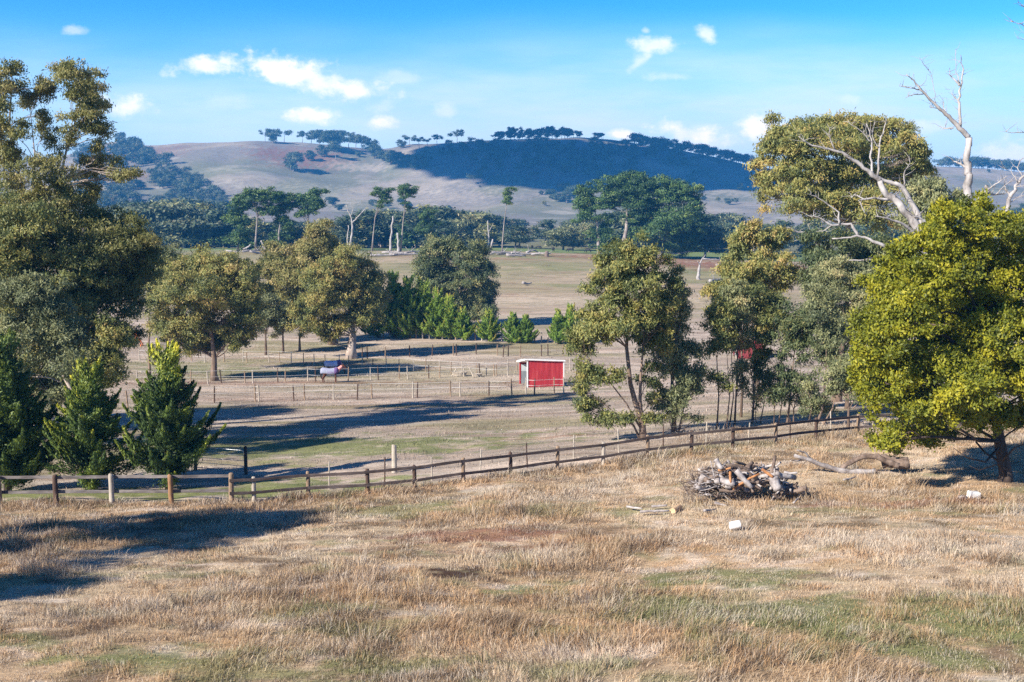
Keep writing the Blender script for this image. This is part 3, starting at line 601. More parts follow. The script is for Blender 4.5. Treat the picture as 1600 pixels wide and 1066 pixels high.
# scattered low trees at the foot of the hill
for px, py, hp, k in [(520,322,14,'round'),(530,330,10,'round'),(582,322,10,'round'),(607,326,10,'tall'),(628,322,12,'round'),(640,326,10,'round'),(750,293,3,'round'),(862,312,16,'round'),(874,316,14,'round'),(885,318,18,'tall'),(850,322,8,'grey'),(1100,314,8,'round'),(1122,316,8,'grey'),(1138,320,10,'round'),(1150,318,8,'tall'),(895,310,20,'round'),(880,300,14,'round'),(700,330,9,'round'),(845,305,7,'round')]:
    g = hit(px, py, 650)
    if g is not None: far_tree(k, g, pyh(g[1], hp), 'small dark tree scattered on the pale foot of the hill', 'trees scattered at the hill foot', w=1.5)
# left spur
n = 0
for i in range(400):
    px = rng.uniform(118, 352); py = rng.uniform(222, 332)
    up = 222 + max(0, (px - 195)) * .56; lo = up + 30 + 18 * math.sin(px / 25.)
    ok = (up < py < lo and px > 175) or (py > 285 + 8 * math.sin(px / 14.) and py > up and px < 345)or (px < 200 and 235 < py < 262)
    if 195 < px < 240 and 262 < py < 292: ok = False
    if not ok: continue
    g = hit(px, py, 700)
    if g is None: continue
    wood(['round', 'tall', 'round'][i % 3], g, pyh(g[1], rng.uniform(13, 20)), w=1.35); n += 1
    if n > 130: break
# hilltop copse (measured individually)
for px, py, hp, k, lb in [(414,222,18,'umb','umbrella gum leftmost on the skyline of the bare hill'),(426,224,22,'round','bushy gum second on the skyline of the bare hill'),(450,220,20,'umb','single gum on the skyline right of the leftmost pair'),
    (478,221,17,'umb','small gum starting the skyline copse'),(492,222,19,'tall',0),(500,226,22,'round',0),(510,232,26,'tall',0),(520,238,32,'round',0),(530,228,24,'round',0),(506,246,18,'round',0),(525,250,24,'tall',0),(545,236,26,'umb',0),(556,232,24,'umb',0),(566,240,28,'umb',0),(578,238,22,'round',0),(585,248,22,'round',0),(598,252,16,'round',0),
    (458,268,30,'round','round tree standing alone on the slope below the copse'),(486,252,16,'round','small tree on the reddish slope left of the copse'),(610,258,22,'round',0),(622,262,24,'round',0),(634,262,20,'round',0),(648,266,24,'round',0),(662,264,22,'round',0),(560,246,10,'round',0),
    (628,232,13,'round',0),(640,228,17,'umb',0),(655,232,18,'umb',0),(668,230,14,'umb',0),(685,223,15,'umb','flat-topped gum alone on the dark skyline'),(714,224,20,'umb','small bushy gum on a bare stem on the dark skyline')]:
    g = hit(px, py, 900)
    if g is None: g = gat(px, 1490)
    far_tree(k, g, pyh(g[1], hp), lb or 'blue-green gum in the copse on the hilltop', 'gums of the hilltop copse', w=1.25)
# shaded hill: skyline trees and slope wood
for i in range(34):
    px = 776 + i * 5.0 + rng.uniform(-2, 2)
    if 905 < px < 925: continue
    g = gat(px, 1490); far_tree(['umb', 'round', 'tall'][i % 3], g, pyh(1490, rng.uniform(9, 19) if px < 900 else 9), 'dark tree on the shaded skyline right of the lone gums', 'trees along the shaded skyline', w=1.25)
for i in range(64):
    px = 985 + i * 3.15 + rng.uniform(-1, 1); g = gat(px, 1490 + rng.uniform(-30, 10))
    wood(['umb', 'round', 'umb'][i % 3], g, pyh(1490, rng.uniform(10, 17)), w=1.2)
n = 0
for i in range(500):
    px = rng.uniform(650, 1175); py = rng.uniform(228, 300)
    dens = .75 * math.exp(-((py - 245) / 26.) ** 2) if 740 < px < 1010 else (.5 if py < 262 and px < 1100 else .03)
    if px < 740: dens = .2 if py < 255 else 0
    if rng.random() > dens: continue
    g = hit(px, py, 900)
    if g is None: continue
    wood(['round', 'tall', 'round', 'umb'][i % 4], g, pyh(g[1], rng.uniform(10, 17)), w=1.2); n += 1
    if n > 170: break
# right ridge beyond the dead tree
for i in range(50):
    px = 1455 + i * 4.2 + rng.uniform(-1.5, 1.5)
    g = gat(px, 1500 + rng.uniform(-20, 20)); wood(['umb', 'round', 'tall'][i % 3], g, pyh(1500, rng.uniform(9, 18)), w=1.25)
for px, py, hp in [(1590,345,20),(1602,340,22),(1580,350,14),(1545,270,5)]:
    g = hit(px, py, 600)
    if g is not None: far_tree('round', g, pyh(g[1], hp), 'gum low on the right-hand hill by the photo edge', 'gums low on the right-hand hill', w=1.3)
for s in LIB.values():
    for o in s:
        if o.name not in used: far_tree('round', gat(300, 600), 12, 'round dark gum in the tree belt beyond the cattle', 'trees of the belt beyond the cattle rise')
build_wood()

# ================================================================ GROUND
SPOTS = []   # (x, y, rx, ry, kind, strength): patches of soil or green feed; green close behind the fence also paints in tree shadow
def spot(px, py, rx, ry, kind, s=1.0, dmin=14):
    g = hit(px, py, dmin)
    if g is not None: SPOTS.append((g[0], g[1], rx, ry, kind, s))
for q in [(705, 897, 1.1, .75, 'soil', 1.2), (735, 838, 2.6, 1.0, 'red', .8), (800, 862, 3.2, 1.0, 'red', .45), (1410, 792, 3.2, .9, 'red', .75), (1300, 800, 1.5, .7, 'green', .5),
          (1130, 905, 2.6, .9, 'green', .8), (1250, 960, 5, 1.4, 'green', .8), (1480, 1000, 4, 1.5, 'green', .85), (1030, 950, 2, .8, 'green', .5), (1560, 960, 3, 1.2, 'green', .7),
          (640, 800, 3.0, 1.4, 'green', .6), (930, 800, 2.5, 1.2, 'green', .5), (480, 955, 1.4, .8, 'green', .7), (200, 1030, 1.6, .6, 'green', .8), (240, 900, 2, .8, 'green', .5), (560, 985, 1.5, .7, 'green', .6),
          (20, 1000, 1, .6, 'green', .7), (840, 925, 1.2, .6, 'green', .8), (350, 1060, 2, .8, 'green', .6), (1110, 700, 3, 2, 'green', .4), (600, 1050, 1.5, .6, 'green', .7), (900, 1050, 1.5, .6, 'green', .6), (480, 782, 3.5, .5, 'soil', .6), (60, 790, 9, .5, 'soil', .35), (1320, 840, 6, 2.2, 'pale', .7), (1500, 850, 6, 2.5, 'pale', .7), (980, 770, 7, 2.5, 'pale', .6), (150, 960, 4, 1.5, 'pale', .3)]: spot(*q)
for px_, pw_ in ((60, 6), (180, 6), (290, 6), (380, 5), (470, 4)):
    g_ = gat(px_, 44.6 if px_ < 400 else 46.5); SPOTS.append((g_[0], g_[1], pw_, 1.5, 'green', .9))  # dark green grass, its colour deepened to stand in for tree shadow
for q in [(520, 735, 12, 5, 'green', .8), (640, 715, 8, 4, 'green', .45), (250, 700, 8, 8, 'green', .3), (440, 580, 14, 5, 'green', .45), (300, 575, 12, 6, 'green', .5), (480, 543, 10, 4, 'green', .35), (650, 598, 12, 1, 'green', .3),
          (560, 598, 22, 1.1, 'red', .55), (250, 600, 16, 1.0, 'red', .4), (850, 617, 14, .8, 'red', .35), (880, 690, 4, .9, 'red', .5), (420, 625, 18, 1.2, 'red', .25), (860, 585, 22, 8, 'pale', .4), (700, 610, 20, 3, 'pale', .3), (740, 630, 20, 3, 'red', .12)]: spot(*q, dmin=60)
for q in [(1010, 403, 26, 16, 'red', .75), (1130, 415, 28, 16, 'red', .9), (1180, 425, 16, 10, 'red', .6), (800, 405, 14, 3, 'red', .45), (410, 397, 16, 2, 'red', .55), (630, 402, 22, 3, 'red', .35), (900, 402, 16, 5, 'red', .5), (640, 420, 26, 20, 'green', .45), (820, 425, 18, 20, 'green', .3),
          (1100, 430, 16, 14, 'green', .4), (330, 400, 40, 26, 'green', .4), (880, 470, 30, 8, 'pale', .5), (830, 498, 22, 5, 'pale', .4), (1090, 505, 14, 5, 'red', .2)]: spot(*q, dmin=150)
for q in [(455, 245, 46, 60, 'red', .8), (500, 250, 40, 50, 'red', .55), (230, 240, 50, 60, 'red', .45), (225, 275, 30, 50, 'red', .5), (560, 310, 160, 60, 'pale', .3), (300, 262, 80, 70, 'green', .25), (1490, 300, 70, 40, 'green', .3), (1410, 262, 60, 30, 'red', .3), (560, 262, 40, 20, 'pale', .4), (480, 300, 60, 40, 'green', .2), (1150, 300, 100, 30, 'pale', .4)]: spot(*q, dmin=800)
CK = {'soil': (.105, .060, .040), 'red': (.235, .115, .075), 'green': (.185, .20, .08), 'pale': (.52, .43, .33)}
def gcol(x, y):
    x = np.asarray(x, float); y = np.asarray(y, float)
    def mix(a, b, t): return a * (1 - t[..., None]) + np.asarray(b) * t[..., None]
    n1 = fbm(x / 2.3, y / 1.7, 31, 4); n2 = fbm(x / 7, y / 5, 37, 3); n3 = fbm(x / 1.1, y / .7, 41, 3)
    c = np.zeros(x.shape + (3,)) + np.array([.435, .312, .192])
    c = mix(c, (.51, .40, .275), sst(.42, .62, n2)); c = mix(c, (.40, .27, .155), sst(.55, .75, n1) * .55)
    c = mix(c, (.20, .205, .095), sst(.58, .74, fbm(x / 1.3, y / .7, 51, 4)) * .6); c = mix(c, (.20, .14, .09), sst(.52, .72, n3) * .85); c = mix(c, (.60, .51, .42), sst(.60, .74, fbm(x / 1.7, y / .8, 43, 4)) * .6)
    # paddocks
    st = fbm(x / 9, y / 1.6, 61, 4); s2 = fbm(x / 3., y / .8, 63, 4)
    pdk = np.zeros_like(c) + np.array([.35, .28, .22]); pdk = mix(pdk, (.47, .385, .31), sst(.45, .62, st)); pdk = mix(pdk, (.245, .215, .115), sst(.5, .70, fbm(x / 16, y / 4, 67, 3)) * .7)
    pdk = mix(pdk, (.235, .155, .105), sst(.60, .75, s2) * .45)
    fd = np.interp(x / np.maximum(y, 5) * F + 800, FPX, FDD)
    c = mix(c, 0, sst(0, 1, np.zeros_like(x))) * 1.0
    t = sst(-.2, 1.2, y - fd); c = c * (1 - t[..., None]) + pdk * t[..., None]
    # rise with the cattle
    ris = np.zeros_like(c) + np.array([.30, .245, .155]); ris = mix(ris, (.37, .29, .20), sst(.45, .62, fbm(x / 30, y / 9, 71, 4))); ris = mix(ris, (.20, .205, .095), sst(.5, .68, fbm(x / 24, y / 16, 73, 4)) * .75)
    ris = mix(ris, (.21, .13, .085), sst(.62, .76, fbm(x / 8, y / 3, 75, 4)) * .5)
    t = sst(165, 215, y); c = c * (1 - t[..., None]) + ris * t[..., None]
    grn = np.zeros_like(c) + np.array([.17, .215, .075]); t = sst(338, 346, y) * sst(470, 430, y); c = c * (1 - t[..., None]) + grn * t[..., None]
    flt = np.zeros_like(c) + np.array([.17, .165, .09]); t = sst(430, 470, y); c = c * (1 - t[..., None]) + flt * t[..., None]
    hil = np.zeros_like(c) + np.array([.20, .18, .155]); hil = mix(hil, (.30, .255, .20), sst(.45, .65, fbm(x / 120, y / 60, 81, 5))); hil = mix(hil, (.15, .155, .095), sst(.48, .66, fbm(x / 70, y / 90, 83, 5)) * .75)
    hil = mix(hil, (.36, .32, .26), sst(.64, .74, fbm(x / 40, y / 22, 85, 5)) * .6)
    t = sst(700, 860, y); c = c * (1 - t[..., None]) + hil * t[..., None]
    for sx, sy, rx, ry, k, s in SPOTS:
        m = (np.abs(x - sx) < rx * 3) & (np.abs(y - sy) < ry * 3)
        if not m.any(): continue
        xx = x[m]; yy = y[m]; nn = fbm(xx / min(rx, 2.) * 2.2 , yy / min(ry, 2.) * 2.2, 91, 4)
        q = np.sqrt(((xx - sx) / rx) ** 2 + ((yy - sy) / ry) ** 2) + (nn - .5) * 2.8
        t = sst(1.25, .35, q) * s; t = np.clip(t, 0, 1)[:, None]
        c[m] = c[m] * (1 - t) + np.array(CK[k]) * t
    return c
FP = [(-90,789),(0,789),(88,789),(175,788),(268,788),(362,787),(397,785),(482,778),(575,772),(648,765),(724,755),(798,745),(871,735),(942,727),(1012,716),(1080,708),(1145,702),(1212,695),(1275,687),(1340,679),(1405,676),(1470,674),(1535,673),(1600,672),(1665,671)]
FW_ = [hit(a, b, 34) for a, b in FP]
FPX = np.array([g[0] / g[1] * F + 800 for g in FW_]); FDD = np.array([g[1] for g in FW_])
def color_attr(me, C):
    a = me.attributes.new('gcol', 'FLOAT_COLOR', 'POINT'); a.data.foreach_set('color', np.concatenate([C, np.ones((len(C), 1))], 1).astype(np.float32).ravel())
def ground():
    ys = np.concatenate([np.linspace(-80, 14, 24), np.linspace(14.3, 60, 330), np.geomspace(60.3, 400, 330), np.geomspace(402, 1700, 300), np.geomspace(1720, 7000, 40)])
    us = np.concatenate([-np.geomspace(5, .58, 26), np.linspace(-.565, .565, 440), np.geomspace(.58, 5, 26)])
    Y, U = np.meshgrid(ys, us, indexing='ij'); X = U * (np.maximum(Y, 0) + 14)
    Z = hz(X, Y); n, m = Y.shape
    V = np.stack([X, Y, Z], -1).reshape(-1, 3)
    i = (np.arange(n - 1)[:, None] * m + np.arange(m - 1)[None]).ravel()
    q = np.stack([i, i + 1, i + m + 1, i + m], 1)
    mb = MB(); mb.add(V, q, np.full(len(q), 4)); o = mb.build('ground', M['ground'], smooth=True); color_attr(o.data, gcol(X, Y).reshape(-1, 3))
    return tag(o, 'dry tan grass paddocks falling to flat land and rising to a bare hill', 'ground', kind='structure')
m, nt, out = new_mat('dry ground'); lk = nt.links.new
a = N(nt, 'ShaderNodeAttribute', attribute_name='gcol'); ge = N(nt, 'ShaderNodeNewGeometry')
mp = N(nt, 'ShaderNodeMapping'); mp.inputs['Scale'].default_value = (1, 2.6, 1); lk(ge.outputs['Position'], mp.inputs[0])
n1 = N(nt, 'ShaderNodeTexNoise', i_Scale=2.2, i_Detail=8.0, i_Roughness=.7); lk(mp.outputs[0], n1.inputs['Vector'])
n2 = N(nt, 'ShaderNodeTexNoise', i_Scale=.16, i_Detail=7.0, i_Roughness=.7); lk(mp.outputs[0], n2.inputs['Vector'])
r1 = ramp(nt, [(.25, (.62, .60, .58)), (.5, (1, 1, 1)), (.75, (1.35, 1.33, 1.30))]); lk(n1.outputs['Fac'], r1.inputs[0])
r2 = ramp(nt, [(.3, (.64, .67, .62)), (.5, (1, 1, 1)), (.7, (1.28, 1.22, 1.18))]); lk(n2.outputs['Fac'], r2.inputs[0])
x1 = N(nt, 'ShaderNodeMix', data_type='RGBA', blend_type='MULTIPLY'); x1.inputs[0].default_value = 1; lk(a.outputs['Color'], x1.inputs[6]); lk(r1.outputs[0], x1.inputs[7])
x2 = N(nt, 'ShaderNodeMix', data_type='RGBA', blend_type='MULTIPLY'); x2.inputs[0].default_value = 1; lk(x1.outputs[2], x2.inputs[6]); lk(r2.outputs[0], x2.inputs[7])
p = N(nt, 'ShaderNodeBsdfPrincipled', i_Roughness=.95); p.inputs['Specular IOR Level'].default_value = .1; lk(x2.outputs[2], p.inputs['Base Color'])
bp = N(nt, 'ShaderNodeBump', i_Strength=.6, i_Distance=.12); lk(n1.outputs['Fac'], bp.inputs['Height']); lk(bp.outputs[0], p.inputs['Normal']); lk(p.outputs[0], out.inputs['Surface']); M['ground'] = m
m, nt, out = new_mat('grass blades'); lk = nt.links.new
a = N(nt, 'ShaderNodeAttribute', attribute_name='gcol'); p = N(nt, 'ShaderNodeBsdfPrincipled', i_Roughness=.6); p.inputs['Specular IOR Level'].default_value = .25; t = N(nt, 'ShaderNodeBsdfTranslucent')
mx = N(nt, 'ShaderNodeMixShader'); mx.inputs[0].default_value = .3
lk(a.outputs['Color'], p.inputs['Base Color']); lk(a.outputs['Color'], t.inputs['Color']); lk(p.outputs[0], mx.inputs[1]); lk(t.outputs[0], mx.inputs[2]); lk(mx.outputs[0], out.inputs['Surface']); M['blade'] = m
ground()

def blades(name, X, Y, H, LX, LY, Wd, C, label):
    n = len(X); Z = hz(X, Y) - .02
    th = rng.uniform(0, math.pi, n); wx = np.cos(th) * Wd / 2; wy = np.sin(th) * Wd / 2
    b = np.stack([X, Y, Z], 1); w = np.stack([wx, wy, np.zeros(n)], 1)
    ln = np.sqrt(LX ** 2 + LY ** 2); up = np.sqrt(np.maximum(.04, 1 - np.minimum(.96, ln ** 2)))
    mid = b + np.stack([LX * H * .35, LY * H * .35, H * .55 * (up * .5 + .5)], 1); tip = b + np.stack([LX * H, LY * H, H * up], 1)
    V = np.stack([b - w, b + w, mid + w * .8, mid - w * .8, tip], 1).reshape(-1, 3)
    i = np.arange(n)[:, None] * 5
    L = np.concatenate([i, i + 1, i + 2, i + 3, i + 3, i + 2, i + 4], 1)
    mb = MB(); mb.add(V, L, np.tile([4, 3], n)); o = mb.build(name, M['blade'])
    color_attr(o.data, np.repeat(C, 5, 0)); return tag(o, label, 'grass', kind='stuff')
def field_grass():
    nt_ = 60000
    d = rng.uniform(15.5, 60, nt_); u = rng.uniform(-.70, .70, nt_)
    px = u * F + 800; fd = np.interp(px, FPX, FDD)
    keep = d < fd + .5 + np.where(px > 1060, rng.uniform(0, 1, nt_) ** 2 * 14, 0)
    d = d[keep]; u = u[keep]; fd = fd[keep]; X = u * d; Y = d; px = px[keep]
    hn = fbm(X / 2.4, Y / 2.4, 101, 3); tall = sst(.44, .66, hn)
    gpatch = gcol(X, Y); green = sst(.0, .05, gpatch[:, 1] - gpatch[:, 0] * .88)
    tuft = sst(.50, .72, fbm(X / .55, Y / .55, 103, 2)); H = (.07 + .10 * tall + .20 * tuft * (.4 + .6 * tall)) * (1 - .4 * green) * rng.uniform(.6, 1.3, len(X)); H = H * (1 + 1.1 * (rng.random(len(X)) < .03))
    H = H + .22 * np.exp(-((fd - d - .3) / 1.0) ** 2) * (px > 420) * rng.random(len(X)) + .10 * np.exp(-((fd - d) / 1.0) ** 2)
    m1 = np.exp(-(((px - 360) / 95.) ** 2 + ((d - 37.5) / 1.6) ** 2)); H = H + .45 * m1 * rng.uniform(.4, 1, len(X))
    m2 = np.exp(-(((px - 50) / 50.) ** 2 + ((d - 29.0) / 1.2) ** 2)); H = H + .4 * m2 * rng.uniform(.4, 1, len(X))
    dirt = np.zeros(len(X))
    for sx, sy, rx, ry, k, s in SPOTS:
        if k in ('soil',): dirt = np.maximum(dirt, s * sst(1.2, .5, np.sqrt(((X - sx) / rx) ** 2 + ((Y - sy) / ry) ** 2)))
    k2 = rng.random(len(X)) > dirt * .85; X, Y, H, px, d, tall, green = [q[k2] for q in (X, Y, H, px, d, tall, green)]
    per = 20; n = len(X)
    ang = rng.uniform(0, 2 * math.pi, (n, per)); rr = np.sqrt(rng.random((n, per))) * (.13 + .12 * tall[:, None] + .003 * d[:, None])
    BX = (X[:, None] + np.cos(ang) * rr).ravel(); BY = (Y[:, None] + np.sin(ang) * rr).ravel()
    wind = (fbm(X / 4, Y / 4, 111, 2) - .5) * 7; wamp = .08 + .50 * sst(.42, .66, fbm(X / 3, Y / 2.2, 113, 3)) 
    lx = (np.cos(ang) * rr * 1.5 + (np.cos(wind) * wamp)[:, None] + rng.normal(size=(n, per)) * .34).ravel()
    ly = (np.sin(ang) * rr * 1.5 + (np.sin(wind) * wamp * .6)[:, None] + rng.normal(size=(n, per)) * .34).ravel()
    HH = (H[:, None] * rng.uniform(.45, 1.15, (n, per))).ravel(); D = np.repeat(d, per)
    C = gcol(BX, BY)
    tv = np.repeat(rng.uniform(.70, 1.32, n), per) * rng.uniform(.75, 1.28, n * per); C = C * tv[:, None]
    hue = rng.random(n); hb = fbm(X / 1.5, Y / 1.5, 131, 3)
    ho = np.repeat((hue < .05 + .35 * sst(.5, .68, hb)), per)[:, None]; hw = np.repeat((hue > .92 - .35 * sst(.5, .35, hb)), per)[:, None]
    C = np.where(ho, C * .45 + np.array([.56, .33, .16]) * .55, C); C = np.where(hw, C * .4 + np.array([.60, .53, .44]) * .6, C)
    mixg = (rng.random(n * per) < .13)[:, None]; C = np.where(mixg, C * .5 + np.array([.60, .49, .38]) * .55, C)
    mr = (rng.random(n * per) < .12)[:, None]; C = np.where(mr, C * .6 + np.array([.28, .18, .11]) * .4, C)
    blades('grass', BX, BY, HH, lx, ly, (.0045 + .00032 * D) * rng.uniform(.7, 1.4, n * per), np.clip(C, .01, .85), 'long dry straw-coloured grass in tussocks over the near field')
field_grass()
def paddock_grass():
    n = 110000; d = 44 + 100 * rng.random(n) ** .8; u = rng.uniform(-.52, .52, n); fd = np.interp(u * F + 800, FPX, FDD)
    k = d > fd + .4; d = d[k]; u = u[k]; X = u * d; Y = d; n = len(X)
    # wiry strips under the fence lines are taller
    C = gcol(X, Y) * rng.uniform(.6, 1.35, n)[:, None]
    H = rng.uniform(.04, .12, n) * (1 + 1.4 * sst(.55, .75, fbm(X / 5, Y / 1.2, 121, 3)))
    blades('grass', X, Y, H, rng.normal(size=n) * .4, rng.normal(size=n) * .4, .012 + .0004 * d, C, 'short grazed dry grass over the horse paddocks')
paddock_grass()

# ================================================================ FENCES
M['raildark'] = mat_rough('dark stained rail', [(.3, (.035, .026, .024)), (.55, (.085, .064, .058)), (.8, (.19, .155, .14))], 3, (.3, 1, 1), bump=.5)
M['railgrey'] = mat_rough('weathered grey rail', [(.3, (.07, .058, .055)), (.55, (.19, .165, .155)), (.8, (.32, .29, .27))], 4, (.25, 1, 1), bump=.6)
M['post'] = mat_rough('round timber post', [(.3, (.13, .085, .055)), (.55, (.30, .21, .14)), (.8, (.46, .36, .27))], 5, (1, 1, .2), bump=.5)
M['postrust'] = mat_rough('orange stained post', [(.3, (.16, .085, .045)), (.6, (.34, .19, .095)), (.8, (.46, .34, .22))], 5, (1, 1, .3), bump=.4)
M['postdark'] = mat_rough('dark timber post', [(.3, (.04, .025, .02)), (.6, (.12, .075, .055)), (.8, (.28, .19, .14))], 5, (1, 1, .2), bump=.5)
M['postpale'] = mat_rough('pale dry post', [(.3, (.26, .22, .18)), (.6, (.46, .40, .33)), (.8, (.58, .52, .45))], 5, (1, 1, .2), bump=.4)
M['wire'] = mat_rough('fence wire', [(.4, (.30, .29, .28)), (.6, (.45, .44, .43))], 5, metallic=.6, rough=.5)
M['tape'] = mat_rough('white fence tape', [(.4, (.60, .58, .56)), (.6, (.78, .76, .74))], 5)
M['galv'] = mat_rough('galvanised steel', [(.4, (.28, .30, .31)), (.6, (.45, .47, .48))], 4, metallic=.7, rough=.4)
def beam(mb, a, b, w, h, rnd=True):
    a = np.asarray(a, float); b = np.asarray(b, float); n = 7; p = wob(a, b, n, .003)
    t = (b - a) / np.linalg.norm(b - a); s = np.cross(t, [0, 0, 1]); s /= np.linalg.norm(s); u = np.cross(s, t)
    prof = [(-.5, -.42), (-.38, -.5), (.38, -.5), (.5, -.42), (.5, .42), (.38, .5), (-.38, .5), (-.5, .42)]
    v = np.array([[q + s * x * w * (1 + .06 * math.sin(i * 2.1)) + u * y * h * (1 + .08 * math.cos(i * 1.7)) for x, y in prof] for i, q in enumerate(p)])
    k = 8; i = np.arange(n - 1)[:, None] * k; j = np.arange(k)[None]; j2 = (j + 1) % k
    q = np.stack([i + j, i + j2, i + k + j2, i + k + j], -1).reshape(-1, 4)
    mb.add(v, list(q.ravel()) + list(range(k))[::-1] + list(range((n - 1) * k, n * k)), [4] * len(q) + [k, k])
def postmesh(h, r, lean=(0, 0), sides=10):
    mb = MB(); k = np.array([-.3, 0, h * .3, h * .6, h * .93, h, h + .012]); p = np.stack([lean[0] * k, lean[1] * k, k], 1) + rng.normal(size=(7, 3)) * [.004, .004, 0]
    mb.tube(p, [r * 1.04, r * 1.04, r, r * .97, r * .95, r * .85, r * .55], sides); return mb
def rail_fence(label, idx, hp, r, z1, z2, rmat, pmats, front, hh, skip=0):
    pts = [FW_[i] for i in idx]; root = tag(empty('rail_fence', pts[0]), label, 'fence', 'timber rail fences'); o0 = pts[0]
    for j, g in enumerate(pts):
        if j < skip: continue
        o = postmesh(hp * rng.uniform(.97, 1.04), r, rng.normal(size=2) * .015).build('post', M[pmats[j % len(pmats)]], root, smooth=True); o.location = [float(q) for q in g - o0]
    for j in range(len(pts) - 1):
        for z in (z1, z2):
            mb = MB(); off = np.array([0, front, 0]); e = (pts[j + 1] - pts[j]); e = e / np.linalg.norm(e)
            a = pts[j] - o0 - e * (.12 if j % 2 else .04) + off * (1 + .0 * j) + [0, 0, z + rng.normal() * .012]; b = pts[j + 1] - o0 + e * (.04 if j % 2 else -.04) + off + [0, 0, z + rng.normal() * .012]
            beam(mb, a, b, .05, hh); mb.build('rail', M[rmat], root)
rail_fence('weathered grey two-rail fence with pale round posts at the left', [0, 1, 2, 3, 4, 5], 1.16, .10, 1.06, .46, 'railgrey', ['postdark', 'post', 'postdark', 'postpale', 'postrust', 'post'], .13, .12)
rail_fence('long dark-stained two-rail fence climbing to the right across the photo', list(range(5, 25)), 1.02, .085, .92, .40, 'raildark', ['post', 'postpale', 'post', 'postdark', 'postdark', 'post', 'postdark'], -.115, .115, 1)
def wire_fence(label, pts, h, r=.05, mats=('post',), wires=(.9, .5), wm='tape', wr=.011, dmin=60, jit=.12, thin_every=0, group='post and wire paddock fences', raw=None):
    G = raw if raw is not None else [hit(a, b, dmin) for a, b in pts]; G = [g for g in G if g is not None]
    root = tag(empty('wire_fence', G[0]), label, 'fence', group); o0 = G[0]
    cache = {}
    for j, g in enumerate(G):
        kk = j % 5; mt = mats[j % len(mats)]; rad = r * (.5 if thin_every and j % thin_every else 1)
        key = (kk, mt, rad)
        if key not in cache:
            o = postmesh(h * rng.uniform(1 - jit, 1 + jit), rad, rng.normal(size=2) * .03, 7).build('post', M[mt], root, smooth=True); cache[key] = o
        else:
            o = cache[key].copy(); col.objects.link(o); o.parent = root
        o.location = [float(q) for q in g - o0]
    for z in wires:
        mb = MB(); mb.tube([g - o0 + [0, -r, z * h] for g in G], wr, 4); mb.build('wire', M[wm], root)
wire_fence('thin steel-picket wire fence just behind the dark rail fence', None, 1.15, .032, ('postpale', 'postdark', 'postpale'), (.95, .7, .45), 'wire', .005,
    raw=[np.array([g[0] * s, g[1] * s, float(hz(g[0] * s, g[1] * s))]) for g in [FW_[i] + (FW_[min(i + 1, 23)] - FW_[i]) * .35 for i in range(7, 21)] for s in [1.035]])
for px, py, d, h, r in [(614, 752, 48.3, 1.25, .12)]:
    g = gat(px, d); tag(postmesh(h, r).build('strainer_post', M['postpale'], smooth=True), 'thick pale post standing alone behind the dark rail fence', 'post').location = [float(q) for q in g]
wire_fence('post and white tape fence in front of the red shelter', [(200,640),(265,636),(335,630),(399,628),(405,628),(459,627),(476,626),(521,625),(558,625),(581,623),(645,622),(652,622),(704,620),(719,620),(764,618),(800,619),(822,616),(835,617),(866,615),(881,615),(897,614)], 1.3, .06, ('post', 'postpale', 'postdark'), (.95, .6), 'tape')
wire_fence('post and tape fence passing behind the brown horse', [(215,600),(262,600),(298,600),(325,600),(346,599),(383,599),(395,599),(434,598),(446,598),(481,596),(493,597),(544,596),(579,594),(591,594),(624,593),(637,593),(670,592),(687,591),(725,589),(750,588),(772,588),(793,587)], 1.3, .06, ('postpale', 'postdark', 'post'), (.95, .5), 'tape')
wire_fence('post and tape fence along the far side of the horse paddock', [(380,566),(386,567),(420,566),(437,567),(455,568),(474,572),(491,571),(508,572),(530,573),(545,574),(566,577),(583,578),(604,578),(624,579),(646,580),(665,582),(687,583),(705,584),(722,585),(745,586),(760,587),(776,587),(794,582),(808,580),(890,578),(905,577)], 1.35, .05, ('postpale', 'post'), (.95, .5), 'tape')
wire_fence('dark-posted wire fence under the far tree shadow', [(566,562),(574,561),(602,560),(640,558),(675,557),(708,556),(713,556),(744,554),(777,556),(786,558),(794,557),(813,558),(846,557),(856,556),(880,556),(900,556)], 1.4, .07, ('postdark', 'postdark', 'post'), (.9, .45), 'wire', .006)
wire_fence('closely posted fence along the foot of the cypress row', [(578 + i * 10.3, 527 + i * .34) for i in range(33)], 1.35, .09, ('postpale', 'post', 'postpale'), (.85, .4), 'wire', .008, dmin=100)
wire_fence('short post fence at the left beneath the trees', [(218,563),(240,565),(275,566),(300,565),(320,567),(350,566)], 1.3, .06, ('postpale', 'post'), (.9, .5), 'tape')
wire_fence('rail-height wire fence low at the left behind the young cypresses', [(55,690),(95,690),(140,705),(205,722),(300,722)], 1.3, .08, ('postpale', 'postdark'), (.9, .5), 'wire', .008, dmin=48)
# pipe gate
ga = gat(300, 51.5); gb = gat(377, 50.5); root = tag(empty('pipe_gate', ga), 'grey tubular gate behind the left rail fence', 'gate')
W_ = gb - ga
mb = MB(); fr = [[0, 0, .15], [0, 0, 1.15], *[list(W_ * .97 + [0, 0, 1.15])], list(W_ + [0, 0, 1.05]), list(W_ + [0, 0, .15]), [0, 0, .15]]
mb.tube(fr, .022, 6); mb.build('gate_frame', M['galv'], root, smooth=True)
for z in (.4, .65, .9):
    mb = MB(); mb.tube([[0, 0, z], list(W_ + [0, 0, z])], .014, 6); mb.build('bar', M['galv'], root, smooth=True)
for q in ([0, 0, 0], W_ * 1.03):
    o = postmesh(1.35, .08).build('gate_post', M['postdark'], root, smooth=True); o.location = [float(v) for v in q]

